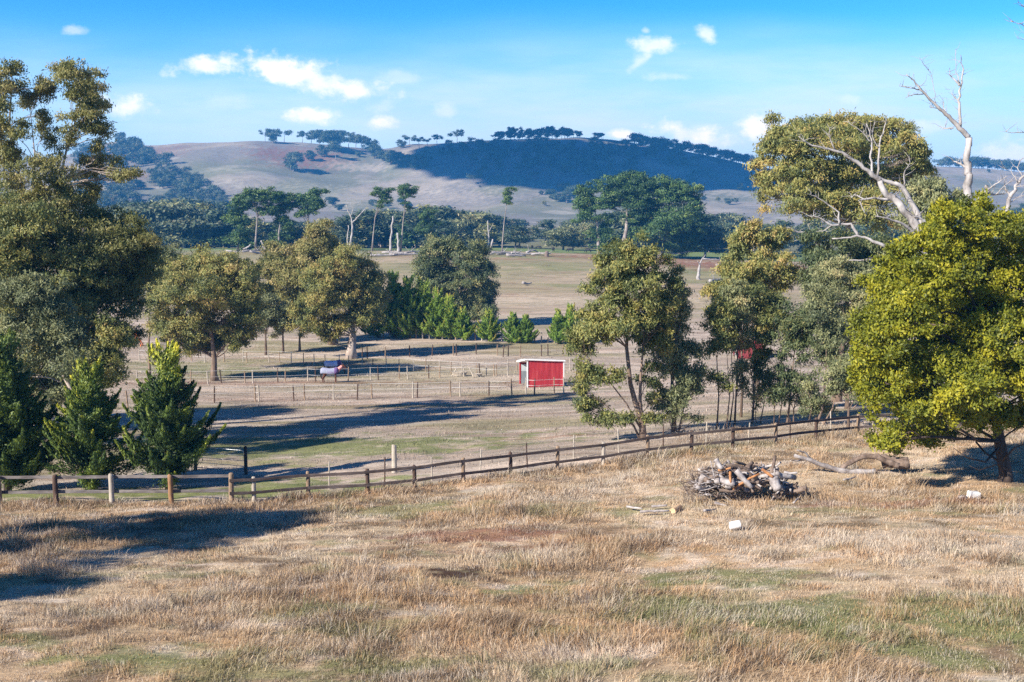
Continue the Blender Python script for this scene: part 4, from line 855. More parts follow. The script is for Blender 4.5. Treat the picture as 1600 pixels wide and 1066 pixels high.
# ================================================================ RED SHELTERS
M['red'] = mat_rough('red painted steel', [(.25, (.24, .022, .030)), (.5, (.43, .028, .040)), (.75, (.54, .085, .085))], 2.2, (1.6, 1, .22), rough=.45, spec=.4, bump=.05)
M['white'] = mat_rough('white trim', [(.3, (.68, .66, .65)), (.7, (.80, .79, .78))], 3, rough=.5, bump=.05)
M['inner'] = mat_rough('unpainted steel lining', [(.3, (.42, .48, .50)), (.7, (.60, .66, .68))], 2, rough=.45, bump=.05)
M['innershade'] = mat_rough('grey lining shade', [(.3, (.20, .23, .25)), (.7, (.28, .31, .33))], 2, rough=.7)  # darker grey stands in for shadow on the lower lining
def corr(mb, a, b, z0a, z1a, z1b, depth=.025, pitch=.09):
    a = np.array(a, float); b = np.array(b, float); L = np.linalg.norm(b - a); n = int(L / pitch) * 4; t = np.linspace(0, 1, n + 1)
    e = (b - a) / L; nr = np.array([e[1], -e[0], 0]); off = np.array([0, 1, 1, 0])[np.arange(n + 1) % 4] * depth
    base = a + t[:, None] * (b - a) + nr * off[:, None]
    lo = base + [0, 0, z0a]; hi = base + np.array([0, 0, 1]) * (z1a + (z1b - z1a) * t)[:, None]
    V = np.concatenate([lo, hi]); i = np.arange(n); q = np.stack([i, i + 1, i + n + 2, i + n + 1], 1)
    mb.add(V, q, np.full(n, 4))
def shelter(g, label, rz, w=3.45, dp=2.7, hl=2.62, hr=2.38, group='red horse shelters'):
    root = tag(empty('horse_shelter', g, rz), label, 'shelter', group)
    # local: x along the long wall (open end at x=0, high side), y depth
    mb = MB(); corr(mb, [0.05, 0, 0], [w, 0, 0], .04, hl - .1, hr); mb.build('front_wall', M['red'], root)
    mb = MB(); corr(mb, [w, .02, 0], [w, dp, 0], .04, hr, hr - .46); mb.build('end_wall', M['red'], root)
    mb = MB(); corr(mb, [w, dp, 0], [0, dp, 0], .04, hr - .46, hl - .56); mb.build('back_wall', M['red'], root)
    mb = MB(); mb.box([w / 2, dp - .07, 1.53], [w - .2, .02, .66]); mb.box([w - .07, dp / 2, 1.53], [.02, dp - .2, .66]); mb.build('lining', M['inner'], root)
    mb = MB(); mb.box([w / 2, dp - .09, .62], [w - .2, .03, 1.15]); mb.box([w - .09, dp / 2, .62], [.03, dp - .24, 1.15]); mb.build('lining_shade', M['innershade'], root)  # lower half of the lining as darker panels, painting in the shadow inside
    mb = MB(); V = []
    for x, z in ((-.28, hl), (w + .15, hr + .02)):
        for y in (-.12, dp + .12):
            V += [[x, y, z - .17 * y], [x, y, z - .17 * y + .05]]
    mb.add(V, [0,4,6,2, 1,3,7,5, 0,1,5,4, 2,6,7,3, 0,2,3,1, 4,5,7,6], [4] * 6); mb.build('roof', M['white'], root)
    mb = MB(); beam(mb, [-.28, -.14, hl - .01], [w + .15, -.14, hr + .0], .03, .11); mb.build('fascia', M['white'], root)
    mb = MB(); beam(mb, [-.30, -.12, hl - .02], [-.30, dp + .12, hl - .02 - .47], .03, .15); mb.build('fascia', M['white'], root)
    for x, y, m_ in ((.0, -.02, 'white'), (0, dp + .02, 'red'), (w + .02, -.02, 'white')):
        mb = MB(); mb.box([x, y, ((hl if x < 1 else hr) - (.47 if y > 1 else 0)) / 2 - .06], [.10, .10, (hl if x < 1 else hr) - (.47 if y > 1 else 0) - .06]); mb.build('corner_post', M[m_], root)
    return root
shelter(hit(824, 606, 80), 'red corrugated horse shelter with white roof edge in the open paddock', R(14))
M['red'] = mat_rough('old red painted steel', [(.3, (.14, .025, .025)), (.6, (.24, .04, .045)), (.85, (.30, .08, .07))], 1.2, (1, 1, .3), rough=.7, bump=.05)
M['white'] = M['postpale']
shelter(hit(1150, 561, 80), 'second red shelter half hidden behind the thin gums at the right', R(-6), w=3.2, hl=2.4, hr=2.3)

# ================================================================ ANIMALS
def mat_fur(name, c1, c2): M[name] = mat_rough(name, [(.35, c1), (.65, c2)], 3, rough=.6, bump=.1, spec=.3)
mat_fur('bay', (.07, .024, .013), (.12, .042, .022)); mat_fur('black hide', (.010, .009, .009), (.028, .024, .022)); mat_fur('mane', (.015, .010, .008), (.035, .022, .018))
m, nt, out = new_mat('horse rug'); lk = nt.links.new
tc = N(nt, 'ShaderNodeTexCoord'); ck = N(nt, 'ShaderNodeTexBrick', i_Scale=5.0); ck.inputs['Color1'].default_value = (.24, .27, .35, 1); ck.inputs['Color2'].default_value = (.30, .33, .41, 1); ck.inputs['Mortar'].default_value = (.22, .15, .32, 1)
lk(tc.outputs['Object'], ck.inputs['Vector']); p = N(nt, 'ShaderNodeBsdfPrincipled', i_Roughness=.8); lk(ck.outputs[0], p.inputs['Base Color']); lk(p.outputs[0], out.inputs['Surface']); M['rug'] = m
M['rugpink'] = mat_rough('coral hood', [(.3, (.62, .22, .20)), (.5, (.70, .30, .27)), (.7, (.75, .50, .47))], 5, rough=.8); M['rugpurple'] = mat_rough('purple trim', [(.4, (.09, .05, .15)), (.6, (.14, .09, .21))], 5, rough=.8)
def skinned(name, chains, mat, parent):
    V = []; E = []; Rr = []; idx = {}
    for ch in chains:
        prev = None
        for key, co, r in ch:
            if key is not None and key in idx: i = idx[key]
            else:
                i = len(V); V.append(co); Rr.append(r)
                if key is not None: idx[key] = i
            if prev is not None: E.append((prev, i))
            prev = i
    me = bpy.data.meshes.new(name); me.from_pydata(V, E, []); o = bpy.data.objects.new(name, me); col.objects.link(o); o.parent = parent
    o.modifiers.new('Skin', 'SKIN'); sv = me.skin_vertices[0].data
    for i, r in enumerate(Rr): sv[i].radius = (r, r) if not isinstance(r, tuple) else r
    sv[0].use_root = True
    s = o.modifiers.new('Sub', 'SUBSURF'); s.levels = 2; s.render_levels = 2
    me.materials.append(M[mat]); return o
def horse(g, rz, label, head='up', rugm=True, step=.0):
    root = tag(empty('horse', g, rz), label, 'horse')
    if head == 'up': nk = [('nb', (.72, 0, 1.30), .20), ('n1', (.93, 0, 1.47), .145), ('n2', (1.10, 0, 1.64), .11), ('poll', (1.22, 0, 1.70), .105), (None, (1.36, 0, 1.58), .095), (None, (1.50, 0, 1.42), .062), (None, (1.56, 0, 1.36), .05)]
    else: nk = [('nb', (.74, 0, 1.12), .20), ('n1', (.98, 0, .90), .145), ('n2', (1.15, 0, .62), .11), ('poll', (1.22, 0, .48), .105), (None, (1.24, 0, .32), .09), (None, (1.27, 0, .14), .06), (None, (1.27, 0, .08), .05)]
    ch = [[('pel', (-.62, 0, 1.17), .27), ('mid', (-.1, 0, 1.10), .31), ('chest', (.42, 0, 1.13), .28)] + nk]
    ch[0][2:3] = [('chest', (.42, 0, 1.13), .28)]
    for s in (-1, 1):
        k = s * step
        ch.append([('pel', 0, 0), (None, (-.62 + k * .3, s * .14, .92), .17), (None, (-.52 + k * .8, s * .15, .74), .105), (None, (-.76 + k, s * .15, .50), .075), (None, (-.72 + k, s * .15, .16), .042), (None, (-.68 + k, s * .15, .03), .058)])
        ch.append([('chest', 0, 0), (None, (.46 - k * .3, s * .14, .86), .11), (None, (.47 - k * .8, s * .14, .50), .060), (None, (.46 - k, s * .14, .17), .042), (None, (.50 - k, s * .14, .03), .056)])
        pz = 1.70 if head == 'up' else .48
        ch.append([('poll', 0, 0), (None, (1.20, s * .07, pz + .12), .03), (None, (1.21, s * .08, pz + .20), .012)])
    body = skinned('body', ch, 'bay', root)
    mb = MB(); mb.tube([[-.86, 0, 1.25], [-.95, .01, 1.05], [-.96, 0, .8], [-.92, .02, .5], [-.90, 0, .38]], [.03, .05, .075, .06, .01], 8); mb.build('tail', M['mane'], root, smooth=True)
    if head == 'up': mb = MB(); mb.tube([[.75, 0, 1.52], [.92, 0, 1.64], [1.06, 0, 1.77], [1.20, 0, 1.83]], [.02, .04, .04, .03], 6); mb.build('mane', M['mane'], root, smooth=True)
    # rug: a draped open-bottomed shell from chest to tail
    def shell(secs, a0, a1, mat, nm, par):
        n = 15; V = []
        for (x, cz, ry, rz_) in secs:
            for t in np.linspace(a0, a1, n):
                V.append([x + .01 * math.sin(t * 6), math.cos(t) * ry, cz + math.sin(t) * rz_ if math.sin(t) > 0 else cz + math.sin(t) * rz_ * 1.1])
        k = len(secs); i = (np.arange(k - 1)[:, None] * n + np.arange(n - 1)[None]).ravel(); q = np.stack([i, i + 1, i + n + 1, i + n], 1)
        mb = MB(); mb.add(V, q, np.full(len(q), 4)); o = mb.build(nm, M[mat], par, smooth=True); s = o.modifiers.new('thick', 'SOLIDIFY'); s.thickness = .015; return o
    M['rug2'] = M.get('rug2') or mat_rough('pale blue rug', [(.4, (.42, .46, .66)), (.6, (.50, .54, .72))], 4, rough=.8)
    shell([(-1.0, 1.06, .14, .18), (-.95, 1.12, .26, .28), (-.78, 1.15, .32, .36), (-.5, 1.13, .335, .36), (-.1, 1.06, .36, .355), (.3, 1.09, .35, .37), (.55, 1.16, .30, .38), (.72, 1.18, .25, .30)], -.62, math.pi + .62, 'rug' if head == 'up' else 'rug2', 'rug', root)
    shell([(.36, 1.12, .365, .375), (.62, 1.18, .32, .36), (.78, 1.2, .24, .28)], -.75, math.pi + .75, 'rugpurple' if head != 'up' else 'rugpurple', 'rug_front', root)
    # hood over the neck
    (a, b, c) = [np.array(q[1]) for q in nk[0:3]]; mb = MB(); pth = np.array([a + (a - b) * .3, a, (a + b) / 2, b, (b + c) / 2, c]); mb.tube(pth, [.23, .215, .185, .16, .14, .12], 14, cap=False); mb.build('neck_hood', M['rugpink'], root, smooth=True)
    return root
horse(hit(517, 598.5, 80), R(4), 'bay horse in a pale purple rug and coral neck hood, head up, facing right', 'up', step=.05)
g = hit(521, 586, 80); horse(g, R(28), 'second rugged horse behind the bay horse, only its blue-purple back showing', 'down')
def cow(g, rz, label, s=1.0):
    root = tag(empty('cow', g, rz), label, 'cow', 'black cattle grazing on the far rise'); root.scale = (s, s, s)
    ch = [[('pel', (-.7, 0, 1.12), .30), ('mid', (-.05, 0, 1.02), .38), ('chest', (.58, 0, 1.02), .32), ('nb', (.85, 0, .95), .21), ('n1', (1.05, 0, .70), .16), ('poll', (1.18, 0, .48), .14), (None, (1.24, 0, .28), .11), (None, (1.27, 0, .14), .09)]]
    for q in (-1, 1):
        ch.append([('pel', 0, 0), (None, (-.72, q * .2, .82), .17), (None, (-.82, q * .2, .46), .075), (None, (-.78, q * .2, .12), .055), (None, (-.75, q * .2, .03), .07)])
        ch.append([('chest', 0, 0), (None, (.56, q * .2, .75), .13), (None, (.56, q * .2, .40), .075), (None, (.56, q * .2, .12), .055), (None, (.6, q * .2, .03), .07)])
        ch.append([('poll', 0, 0), (None, (1.10, q * .16, .55), .045), (None, (1.08, q * .27, .52), .02)])
    skinned('body', ch, 'black hide', root)
    mb = MB(); mb.tube([[-.98, 0, 1.2], [-1.05, 0, .9], [-1.03, 0, .5], [-1.02, 0, .35]], [.03, .025, .03, .05], 6); mb.build('tail', M['black hide'], root, smooth=True)
for px, py, rz, lb in [(808,389,10,'black cow leftmost, in front of the dark belt trees'),(831.5,389,80,'black cow end-on left of the pair by the log pile'),(841,390,-20,'black cow grazing right of the pair by the log pile'),(864.5,393,95,'black cow end-on between the log pile and the big pines'),
                       (891,394,170,'black cow grazing left of the big pines'),(919,395,150,'black cow under the left edge of the big pines'),(1173,428,60,'black cow by the fallen trunks right of the dead stump tree')]:
    g = hit(px, py, 240)
    if g is None: g = gat(px, 350)
    cow(g, R(rz), lb, 1.08)

# ================================================================ DEADFALL, WOODPILE, SMALL THINGS
M['logpale'] = mat_rough('bleached log', [(.28, (.10, .08, .075)), (.46, (.28, .245, .235)), (.7, (.48, .44, .42))], 3.5, rough=.8, bump=.5)
M['logbrown'] = mat_rough('brown stick', [(.25, (.05, .035, .03)), (.5, (.16, .115, .09)), (.75, (.30, .23, .19))], 5, rough=.85, bump=.5)
M['logorange'] = mat_rough('orange split timber', [(.3, (.20, .08, .035)), (.6, (.42, .20, .085)), (.8, (.52, .31, .17))], 4, rough=.8, bump=.3)
M['sawn'] = mat_rough('sawn log end', [(.3, (.46, .28, .15)), (.7, (.62, .44, .28))], 6, rough=.8)
M['whitestone'] = mat_rough('white block', [(.3, (.62, .59, .56)), (.7, (.80, .78, .75))], 5, rough=.7)
M['stone'] = mat_rough('grey stone', [(.3, (.22, .20, .19)), (.7, (.45, .42, .40))], 5, rough=.9)
def log(name, a, b, r0, r1, mat, label=None, cat=None, group=None, knots=1, n=7, crook=.06, parent=None):
    a = np.asarray(a, float); b = np.asarray(b, float); o0 = (a + b) / 2; mb = MB(); p = wob(a - o0, b - o0, n, crook); L = np.linalg.norm(b - a)
    mb.tube(p, np.linspace(r0, r1, n) * rng.uniform(.88, 1.12, n), 9 if r0 > .03 else 5)
    for k in range(knots):
        j = rng.integers(1, n - 1); dv = rng.normal(size=3); dv[2] = abs(dv[2]); dv /= np.linalg.norm(dv); mb.tube(wob(p[j], p[j] + dv * L * rng.uniform(.12, .35), 4, .1), np.linspace(r1 * .75, r1 * .3, 4), 6)
    o = mb.build(name, M[mat], parent, smooth=True); o.location = [float(q) for q in o0]
    return tag(o, label, cat, group)
WC = gat(1166, 38.6)
GP = 'branches and logs heaped in the woodpile'
prof = lambda x: 1.10 * math.exp(-((x - .0) / 1.55) ** 4) + .12
for i in range(120):
    x = rng.uniform(-1.55, 1.75); y = rng.uniform(-.95, .95); top = prof(x) * math.sqrt(max(.08, 1 - (y / 1.25) ** 2)); z = top * (1 - .5 * rng.random() ** 2)
    a = rng.uniform(0, math.pi); L = rng.uniform(.55, 1.5) * (1 if i > 30 else .8); tilt = rng.normal() * .35
    dv = np.array([math.cos(a) * math.cos(tilt), math.sin(a) * math.cos(tilt) * .7, math.sin(tilt)]) * L / 2
    r = rng.choice([.035, .05, .07, .10, .12], p=[.40, .30, .18, .09, .03]); c = WC + [x, y, max(z, r + abs(dv[2]) * .6)]
    m_ = 'logpale' if rng.random() < .55 else 'logbrown'
    log('branch', c - dv, c + dv, r, r * rng.uniform(.55, .95), m_, 'bleached grey-white branch heaped in the woodpile' if m_ == 'logpale' else 'brown stick heaped among the bleached logs in the woodpile', 'branch', GP, knots=int(rng.random() < .5), crook=rng.uniform(.08, .24))
for i in range(110):
    x = rng.uniform(-2.0, -.6); y = rng.uniform(-.9, .7); z = rng.uniform(.08, .95) * prof(x + .3)
    a = rng.normal(2.9, .45); L = rng.uniform(.5, 1.3); tl = rng.normal(.15, .45); dv = np.array([math.cos(a) * math.cos(tl), -math.sin(a) * math.cos(tl) * .8, math.sin(tl)]) * L / 2
    c = WC + [x, y, z + .1]; log('stick', c - dv, c + dv, rng.uniform(.012, .028), .007, 'logbrown' if rng.random() < .75 else 'logpale', 'thin twiggy stick at the left end of the woodpile', 'stick', 'thin sticks at the left end of the woodpile', knots=2, crook=.12)
def pl(pts, d): return [P(a, b, d) for a, b in pts]
for a, b, r, mt, lb in [((1145,765),(1187,740), .045, 'logorange', 'long orange-brown timber slanting across the woodpile'),((1122,735),(1142,731), .04, 'logorange', 'short orange timber lying along the top left of the woodpile'),((1141,737),(1142,755), .05, 'logorange', 'short upright orange timber in the woodpile'),
    ((1118,718),(1128,733), .10, 'logpale', 'thick white log poking up at the top left of the woodpile'),((1150,735),(1175,762), .11, 'logpale', 'thick grey log slanting down the middle of the woodpile'),((1208,745),(1217,766), .18, 'logpale', 'fattest pale log on the right of the woodpile'),
    ((1110,720),(1117,750), .02, 'logpale', 'thin white stick standing up at the left of the woodpile'),((1225,738),(1246,739), .05, 'logpale', 'white log sticking out to the right of the woodpile'),((1190,733),(1208,746), .06, 'logorange', 'reddish branch crossing the top right of the woodpile'),
    ((1072,792),(1105,778), .03, 'logbrown', 'dark stick spilling out low left of the woodpile'),((1103,803),(1140,788), .03, 'logbrown', 'dark stick lying on the ground before the woodpile'),((1115,788),(1135,793), .13, 'logpale', 'white log end at the foot of the woodpile')]:
    d = 37.5; A = P(*a, d + .15); B = P(*b, d); log('branch', A, B, r, r * .8, mt, lb, 'branch', GP, knots=0, crook=.04)
o = log('log', gat(1243, 38.6) + [0, 0, .25], gat(1262, 38.2) + [0, 0, .2], .16, .08, 'logpale', 'rough pale root lump at the right end of the woodpile', 'log', knots=3, crook=.2)
# fallen tree by the wattle
FB = gat(1330, 43.5); root = tag(empty('fallen_tree', FB), 'bleached fallen tree lying in dry grass left of the wattle, one dark limb arched', 'fallen tree')
for nm, pts, r0, r1, mt in [('trunk', [(1372,738),(1345,741),(1318,737),(1290,728),(1262,718),(1240,711)], .14, .07, 'logpale'), ('limb', [(1316,737),(1334,722),(1352,713),(1372,714),(1388,722),(1402,728)], .10, .13, 'logbrown'),
                            ('limb', [(1270,720),(1258,708),(1244,703)], .06, .025, 'logpale'), ('limb', [(1262,720),(1245,721),(1233,718)], .04, .015, 'logpale'), ('root_plate', [(1382,722),(1400,724),(1418,722)], .28, .22, 'logbrown'), ('limb', [(1400,716),(1410,706),(1404,700)], .05, .02, 'logbrown')]:
    p = np.array([P(a, b, 43.0 if nm != 'root_plate' else 43.4) - FB for a, b in pts]); p[:, 1] += np.linspace(.25, -.1, len(p))
    for k, q in enumerate(p): q[2] = max(q[2], float(hz(q[0] + FB[0], q[1] + FB[1])) - FB[2] + .04)
    t = np.linspace(0, len(p) - 1, len(p) * 3); pp = np.stack([np.interp(t, np.arange(len(p)), p[:, c]) for c in range(3)], 1) + rng.normal(size=(len(t), 3)) * .015
    mb = MB(); mb.tube(pp, np.linspace(r0, r1, len(pp)) * rng.uniform(.85, 1.15, len(pp)), 9); mb.build(nm, M[mt], root, smooth=True)
# small things in the grass
def block(name, g, size, rz, mat, label, cat, dz=0, lump=False):
    mb = MB()
    if lump:
        n = 6; th = np.linspace(0, 2 * math.pi, 10, endpoint=False); V = []
        for k, f in enumerate((0, .55, .9, 1, .8, .35)):
            for t in th: V.append([math.cos(t) * size[0] / 2 * f * rng.uniform(.85, 1.15), math.sin(t) * size[1] / 2 * f * rng.uniform(.85, 1.15), (-.5 + k / 5) * size[2]])
        i = np.arange(5)[:, None] * 10; j = np.arange(10)[None]; j2 = (j + 1) % 10; q = np.stack([i + j, i + j2, i + 10 + j2, i + 10 + j], -1).reshape(-1, 4)
        mb.add(V, list(q.ravel()) + list(range(50, 60)), [4] * len(q) + [10])
    else: mb.box([0, 0, 0], size, 0, taper=.93)
    o = mb.build(name, M[mat], smooth=lump); o.location = [float(g[0]), float(g[1]), float(g[2]) + size[2] * .42 + dz]; o.rotation_euler = (.08, .12, rz)
    if not lump: bv = o.modifiers.new('bevel', 'BEVEL'); bv.width = .02; bv.segments = 2
    return tag(o, label, cat)
block('concrete_block', hit(1521, 781), (.42, .24, .24), R(8), 'whitestone', 'white block in the shade left of the wattle trunk', 'block', .06)
block('stone', hit(1504, 783), (.35, .3, .2), 0, 'stone', 'grey stone beside the white block', 'stone', 0, True)
g = hit(1148, 832); mb = MB(); mb.tube([[-.16, 0, 0], [-.14, 0, 0], [.14, .03, .04], [.17, .03, .045]], [.10, .12, .13, .125], 14); o = mb.build('log', M['whitestone'], smooth=True); o.location = [float(g[0]), float(g[1]), float(g[2]) + .18]; tag(o, 'short white cut round lying in the grass in front of the woodpile', 'log')
g = hit(1051, 806); mb = MB(); mb.tube([[0, 0, 0], [.3, .5, .02]], [.10, .10], 12); o = mb.build('log', M['sawn'], smooth=False); o.location = [float(g[0]), float(g[1]), float(g[2]) + .12]; tag(o, 'small log with fresh orange sawn end left of the woodpile', 'log')
for a, b, lb in [((1018,799),(1042,797), 'pale plank lying in grass left of the woodpile'),((1000,808),(1045,805), 'long thin pale stick on the ground left of the woodpile'),((980,800),(1003,803), 'short pale stick farthest left of the woodpile'),((1318,756),(1336,752), 'white branch piece in grass right of the woodpile'), ((1100,806),(1118,803),'short grey stick lying before the woodpile')]:
    A = hit(*a) + [0, 0, .14]; B = hit(*b) + [0, 0, .14]; log('stick', A, B, .045, .03, 'logpale', lb, 'stick', knots=0, crook=.03)
# tall seeded weed
g = hit(914, 972); mb = MB(); mb.tube([[0, 0, 0], [.01, 0, .3], [-.02, 0, .62]], [.008, .007, .004], 5); rr = random.Random(4)
for k in range(14):
    z = .22 + .03 * k; s_ = (-1) ** k; e = [.065 * s_ * rr.uniform(.6, 1), rr.uniform(-.04, .04), z + .06]; mb.tube([[0, 0, z], e], [.004, .004], 4); mb.tube([e, [e[0], e[1], e[2] + .035]], [.014, .010], 5)
o = mb.build('weed', M['logbrown']); o.location = [float(v) for v in g]; tag(o, 'single dark seeded weed stalk standing in the near grass', 'weed')
# far crest logs
for i, (px, py, L, lb) in enumerate([(372,394,8,0),(392,395,7,0),(412,396,9,0),(432,396,7,0),(585,399,6,0),(600,401,8,0),(615,398,7,0),(632,400,9,0),(648,398,7,0),(662,397,6,0),(675,399,5,0),(770,398,6,0),(782,400,7,0),(795,398,8,0),(806,402,6,0),(818,399,8,0),(832,398,6,0),(845,400,6,0),
    (1118,410,9,'white trunk lying under the right foot of the big pines'),(1140,418,8,'bleached trunk leaning by the red soil beside the dead stump tree'),(1160,422,10,'long pale trunk slanting beside the black cow'),(1125,441,8,'pale log alone in the olive paddock right of the dead stump tree'),(824,446,3,'small pale log in the middle of the olive slope'),(1180,432,6,'pale trunk lowest of those right of the dead stump tree')]):
    g = hit(px, py, 230)
    if g is None: g = gat(px, 338)
    a = rng.normal() * .5; dv = np.array([math.cos(a), math.sin(a), rng.normal() * .06]) * L / 2; c = g + [0, 0, .55]
    log('fallen_log', c - dv, c + dv, rng.uniform(.22, .45), .14, 'logpale', lb or ('fallen bleached log on the crest below the old pines' if i < 4 else 'fallen bleached log in the heap on the crest behind the olive gums' if i < 11 else 'fallen bleached log in the heap below the slender lone pine'), 'log', None if lb else ('fallen logs below the old pines' if i < 4 else 'fallen logs behind the olive gums' if i < 11 else 'fallen logs below the slender pine'), knots=3, crook=.08)
g = hit(854, 401, 240); log('stump', g + [0, 0, -.1], g + [.1, 0, 1.6], .7, .5, 'logbrown', 'dark tree stump in the paddock before the cattle', 'stump', knots=1)
# troughs and leaning poles in the paddock
for px, py, lb in [(718, 588, 'white bath trough between fence posts left of the red shelter'), (745, 589, 'smaller white trough nearest the red shelter')]:
    g = hit(px, py, 80); root = tag(empty('trough', g), lb, 'trough'); s = 1 if px < 730 else .7
    mb = MB(); n = 16; th = np.linspace(0, 2 * math.pi, n, endpoint=False); V = []
    for f, z in ((.82, .03), (1, .42), (1.05, .44), (.93, .43), (.78, .1)):
        for t in th: V.append([math.cos(t) * .8 * s * f, math.sin(t) * .36 * s * f, z * s])
    i = np.arange(4)[:, None] * n; j = np.arange(n)[None]; j2 = (j + 1) % n; q = np.stack([i + j, i + j2, i + n + j2, i + n + j], -1).reshape(-1, 4)
    mb.add(V, list(q.ravel()) + list(range(4 * n, 5 * n)) , [4] * len(q) + [n]); mb.build('tub', M['white'], root, smooth=True)
    mb = MB(); mb.box([-.6 * s, 0, .0], [.08, .5 * s, .1]); mb.box([.6 * s, 0, .0], [.08, .5 * s, .1]); mb.build('foot', M['stone'], root)
for a, b, lb in [((706,588),(713,576),'white pole leaning beside the left trough'),((733,574),(741,590),'white pole leaning beside the right trough')]:
    g = hit(a[0], max(a[1], b[1]), 80); A = P(*a, g[1]); B = P(*b, g[1] - .2); log('pole', A, B, .06, .05, 'white', lb, 'pole', knots=0, crook=.01)
# orange frame under the left trees
g = hit(215, 541, 90); root = tag(empty('play_frame', g), 'orange-red frame with splayed legs in the shade under the left trees', 'play frame'); ORG = mat_rough('orange paint', [(.3, (.62, .12, .03)), (.7, (.72, .20, .06))], 3, rough=.5); M['orange'] = ORG
for s in (-1, 1):
    for y in (-.4, .4): mb = MB(); beam(mb, [s * .6, y, 0], [s * .12, 0, 1.35], .12, .12); mb.build('leg', ORG, root)
mb = MB(); mb.box([0, 0, 1.55], [.75, .6, .5], .2, taper=.7); mb.box([.1, 0, 1.95], [.45, .4, .32], .2, taper=.6); mb.build('cabin', ORG, root)
mb = MB(); mb.box([-.75, 0, .75], [1.1, .4, .08]); mb.build('platform', M['postpale'], root)

# ================================================================ CLOUD (above and left of the view, it shades the far hill)
mb = MB(); rr = random.Random(5)
def ball(mb, c, r):
    n, k = 10, 14; V = []
    for i in range(n + 1):
        ph = math.pi * i / n
        for j in range(k): th = 2 * math.pi * j / k; f = 1 + .12 * math.sin(3 * th + c[0]) * math.sin(ph * 3); V.append([c[0] + r[0] * f * math.sin(ph) * math.cos(th), c[1] + r[1] * f * math.sin(ph) * math.sin(th), c[2] + r[2] * f * math.cos(ph)])
    i = np.arange(n)[:, None] * k; j = np.arange(k)[None]; j2 = (j + 1) % k; q = np.stack([i + j, i + k + j, i + k + j2, i + j2], -1).reshape(-1, 4); mb.add(V, q, np.full(len(q), 4))
tgt = []
for px, py in [(712,246),(752,254),(790,264),(840,274),(880,280),(920,284),(960,286),(1000,288),(1040,289),(1080,289),(1120,289),(1160,287),(1190,282),
               (716,236),(760,244),(820,252),(880,258),(940,262),(1000,264),(1060,268),(1120,272),(1180,272),(760,232),(840,234),(900,236),(960,238),(1020,244),(1080,252),(1140,262)]:
    g_ = hit(px, py, 950)
    if g_ is None: g_ = gat(px, 1490)
    tgt.append((g_, 42 if py > 258 else 60))
for px in range(712, 1240, 48): tgt += [(gat(px, 1530), 62), (gat(px, 1620), 70)]
for g_, r in tgt:
    hh = 690 - g_[2]; x = g_[0] - math.cos(R(38)) * math.cos(R(30)) / .5 * hh; y = g_[1] - math.sin(R(38)) * math.cos(R(30)) / .5 * hh
    ball(mb, (x, y, 690 + rr.uniform(-8, 8)), (r, r, 34 + rr.uniform(0, 20)))
    for q in range(9): a = rr.uniform(0, 6.28); f = rr.uniform(.8, 1.55); rq = r * rr.uniform(.06, .30) / f; ball(mb, (x + math.cos(a) * r * f, y + math.sin(a) * r * f, 695 + rr.uniform(0, 25)), (rq * 1.4, rq, rq * .7))
M['cloud'] = mat_rough('cloud white', [(.3, (.80, .80, .82)), (.7, (.9, .9, .9))], .01, rough=1, spec=0, bump=0)
tag(mb.build('cloud', M['cloud'], smooth=True), 'broad white cumulus cloud left of the view, shading the far hill', 'cloud', kind='structure')

# ================================================================ HAZE
m, nt, out = new_mat('haze air'); pv = N(nt, 'ShaderNodeVolumePrincipled'); pv.inputs['Color'].default_value = (.07, .42, 1.0, 1); pv.inputs['Density'].default_value = .00025; pv.inputs['Anisotropy'].default_value = 0
nt.links.new(pv.outputs[0], out.inputs['Volume'])
mb = MB(); mb.box([0, 4000, 81], [76000, 9000, 218]); o = mb.build('haze', m); tag(o, 'thin blue haze over the land', 'haze', kind='stuff')

# ================================================================ WORLD, SUN, CAMERA
SUN_EL = R(30); SH = R(38)      # shadows fall to the right and away, 30 deg off the picture plane
w = bpy.data.worlds.new('World'); sc.world = w; w.use_nodes = True; nt = w.node_tree; lk = nt.links.new
for n in list(nt.nodes): nt.nodes.remove(n)
out = nt.nodes.new('ShaderNodeOutputWorld'); bg = N(nt, 'ShaderNodeBackground', i_Strength=.094); lk(bg.outputs[0], out.inputs[0])
sky = N(nt, 'ShaderNodeTexSky'); sky.sky_type = 'NISHITA'; sky.sun_disc = False; sky.sun_elevation = SUN_EL
sx, sy = -math.cos(SH), -math.sin(SH); sky.sun_rotation = math.atan2(sx, sy); sky.air_density = 1.0; sky.dust_density = .3; sky.ozone_density = 2.5
def math_(op, a, b=None, c=None):
    n = N(nt, 'ShaderNodeMath', operation=op)
    for i, v in enumerate((a, b, c)):
        if v is None: continue
        if isinstance(v, (int, float)): n.inputs[i].default_value = v
        else: lk(v, n.inputs[i])
    return n.outputs[0]
def mixc(f, a, b, bt='MIX'):
    n = N(nt, 'ShaderNodeMix', data_type='RGBA', blend_type=bt); (lk(f, n.inputs[0]) if not isinstance(f, (int, float)) else setattr(n.inputs[0], 'default_value', f))
    for i, v in ((6, a), (7, b)):
        if isinstance(v, tuple): n.inputs[i].default_value = (*v, 1)
        else: lk(v, n.inputs[i])
    return n.outputs[2]
def smooth(x, a, b):
    n = N(nt, 'ShaderNodeMapRange', interpolation_type='SMOOTHSTEP'); lk(x, n.inputs[0]); n.inputs[1].default_value = a; n.inputs[2].default_value = b; return n.outputs[0]
tc = N(nt, 'ShaderNodeTexCoord'); sp = N(nt, 'ShaderNodeSeparateXYZ'); lk(tc.outputs['Generated'], sp.inputs[0])
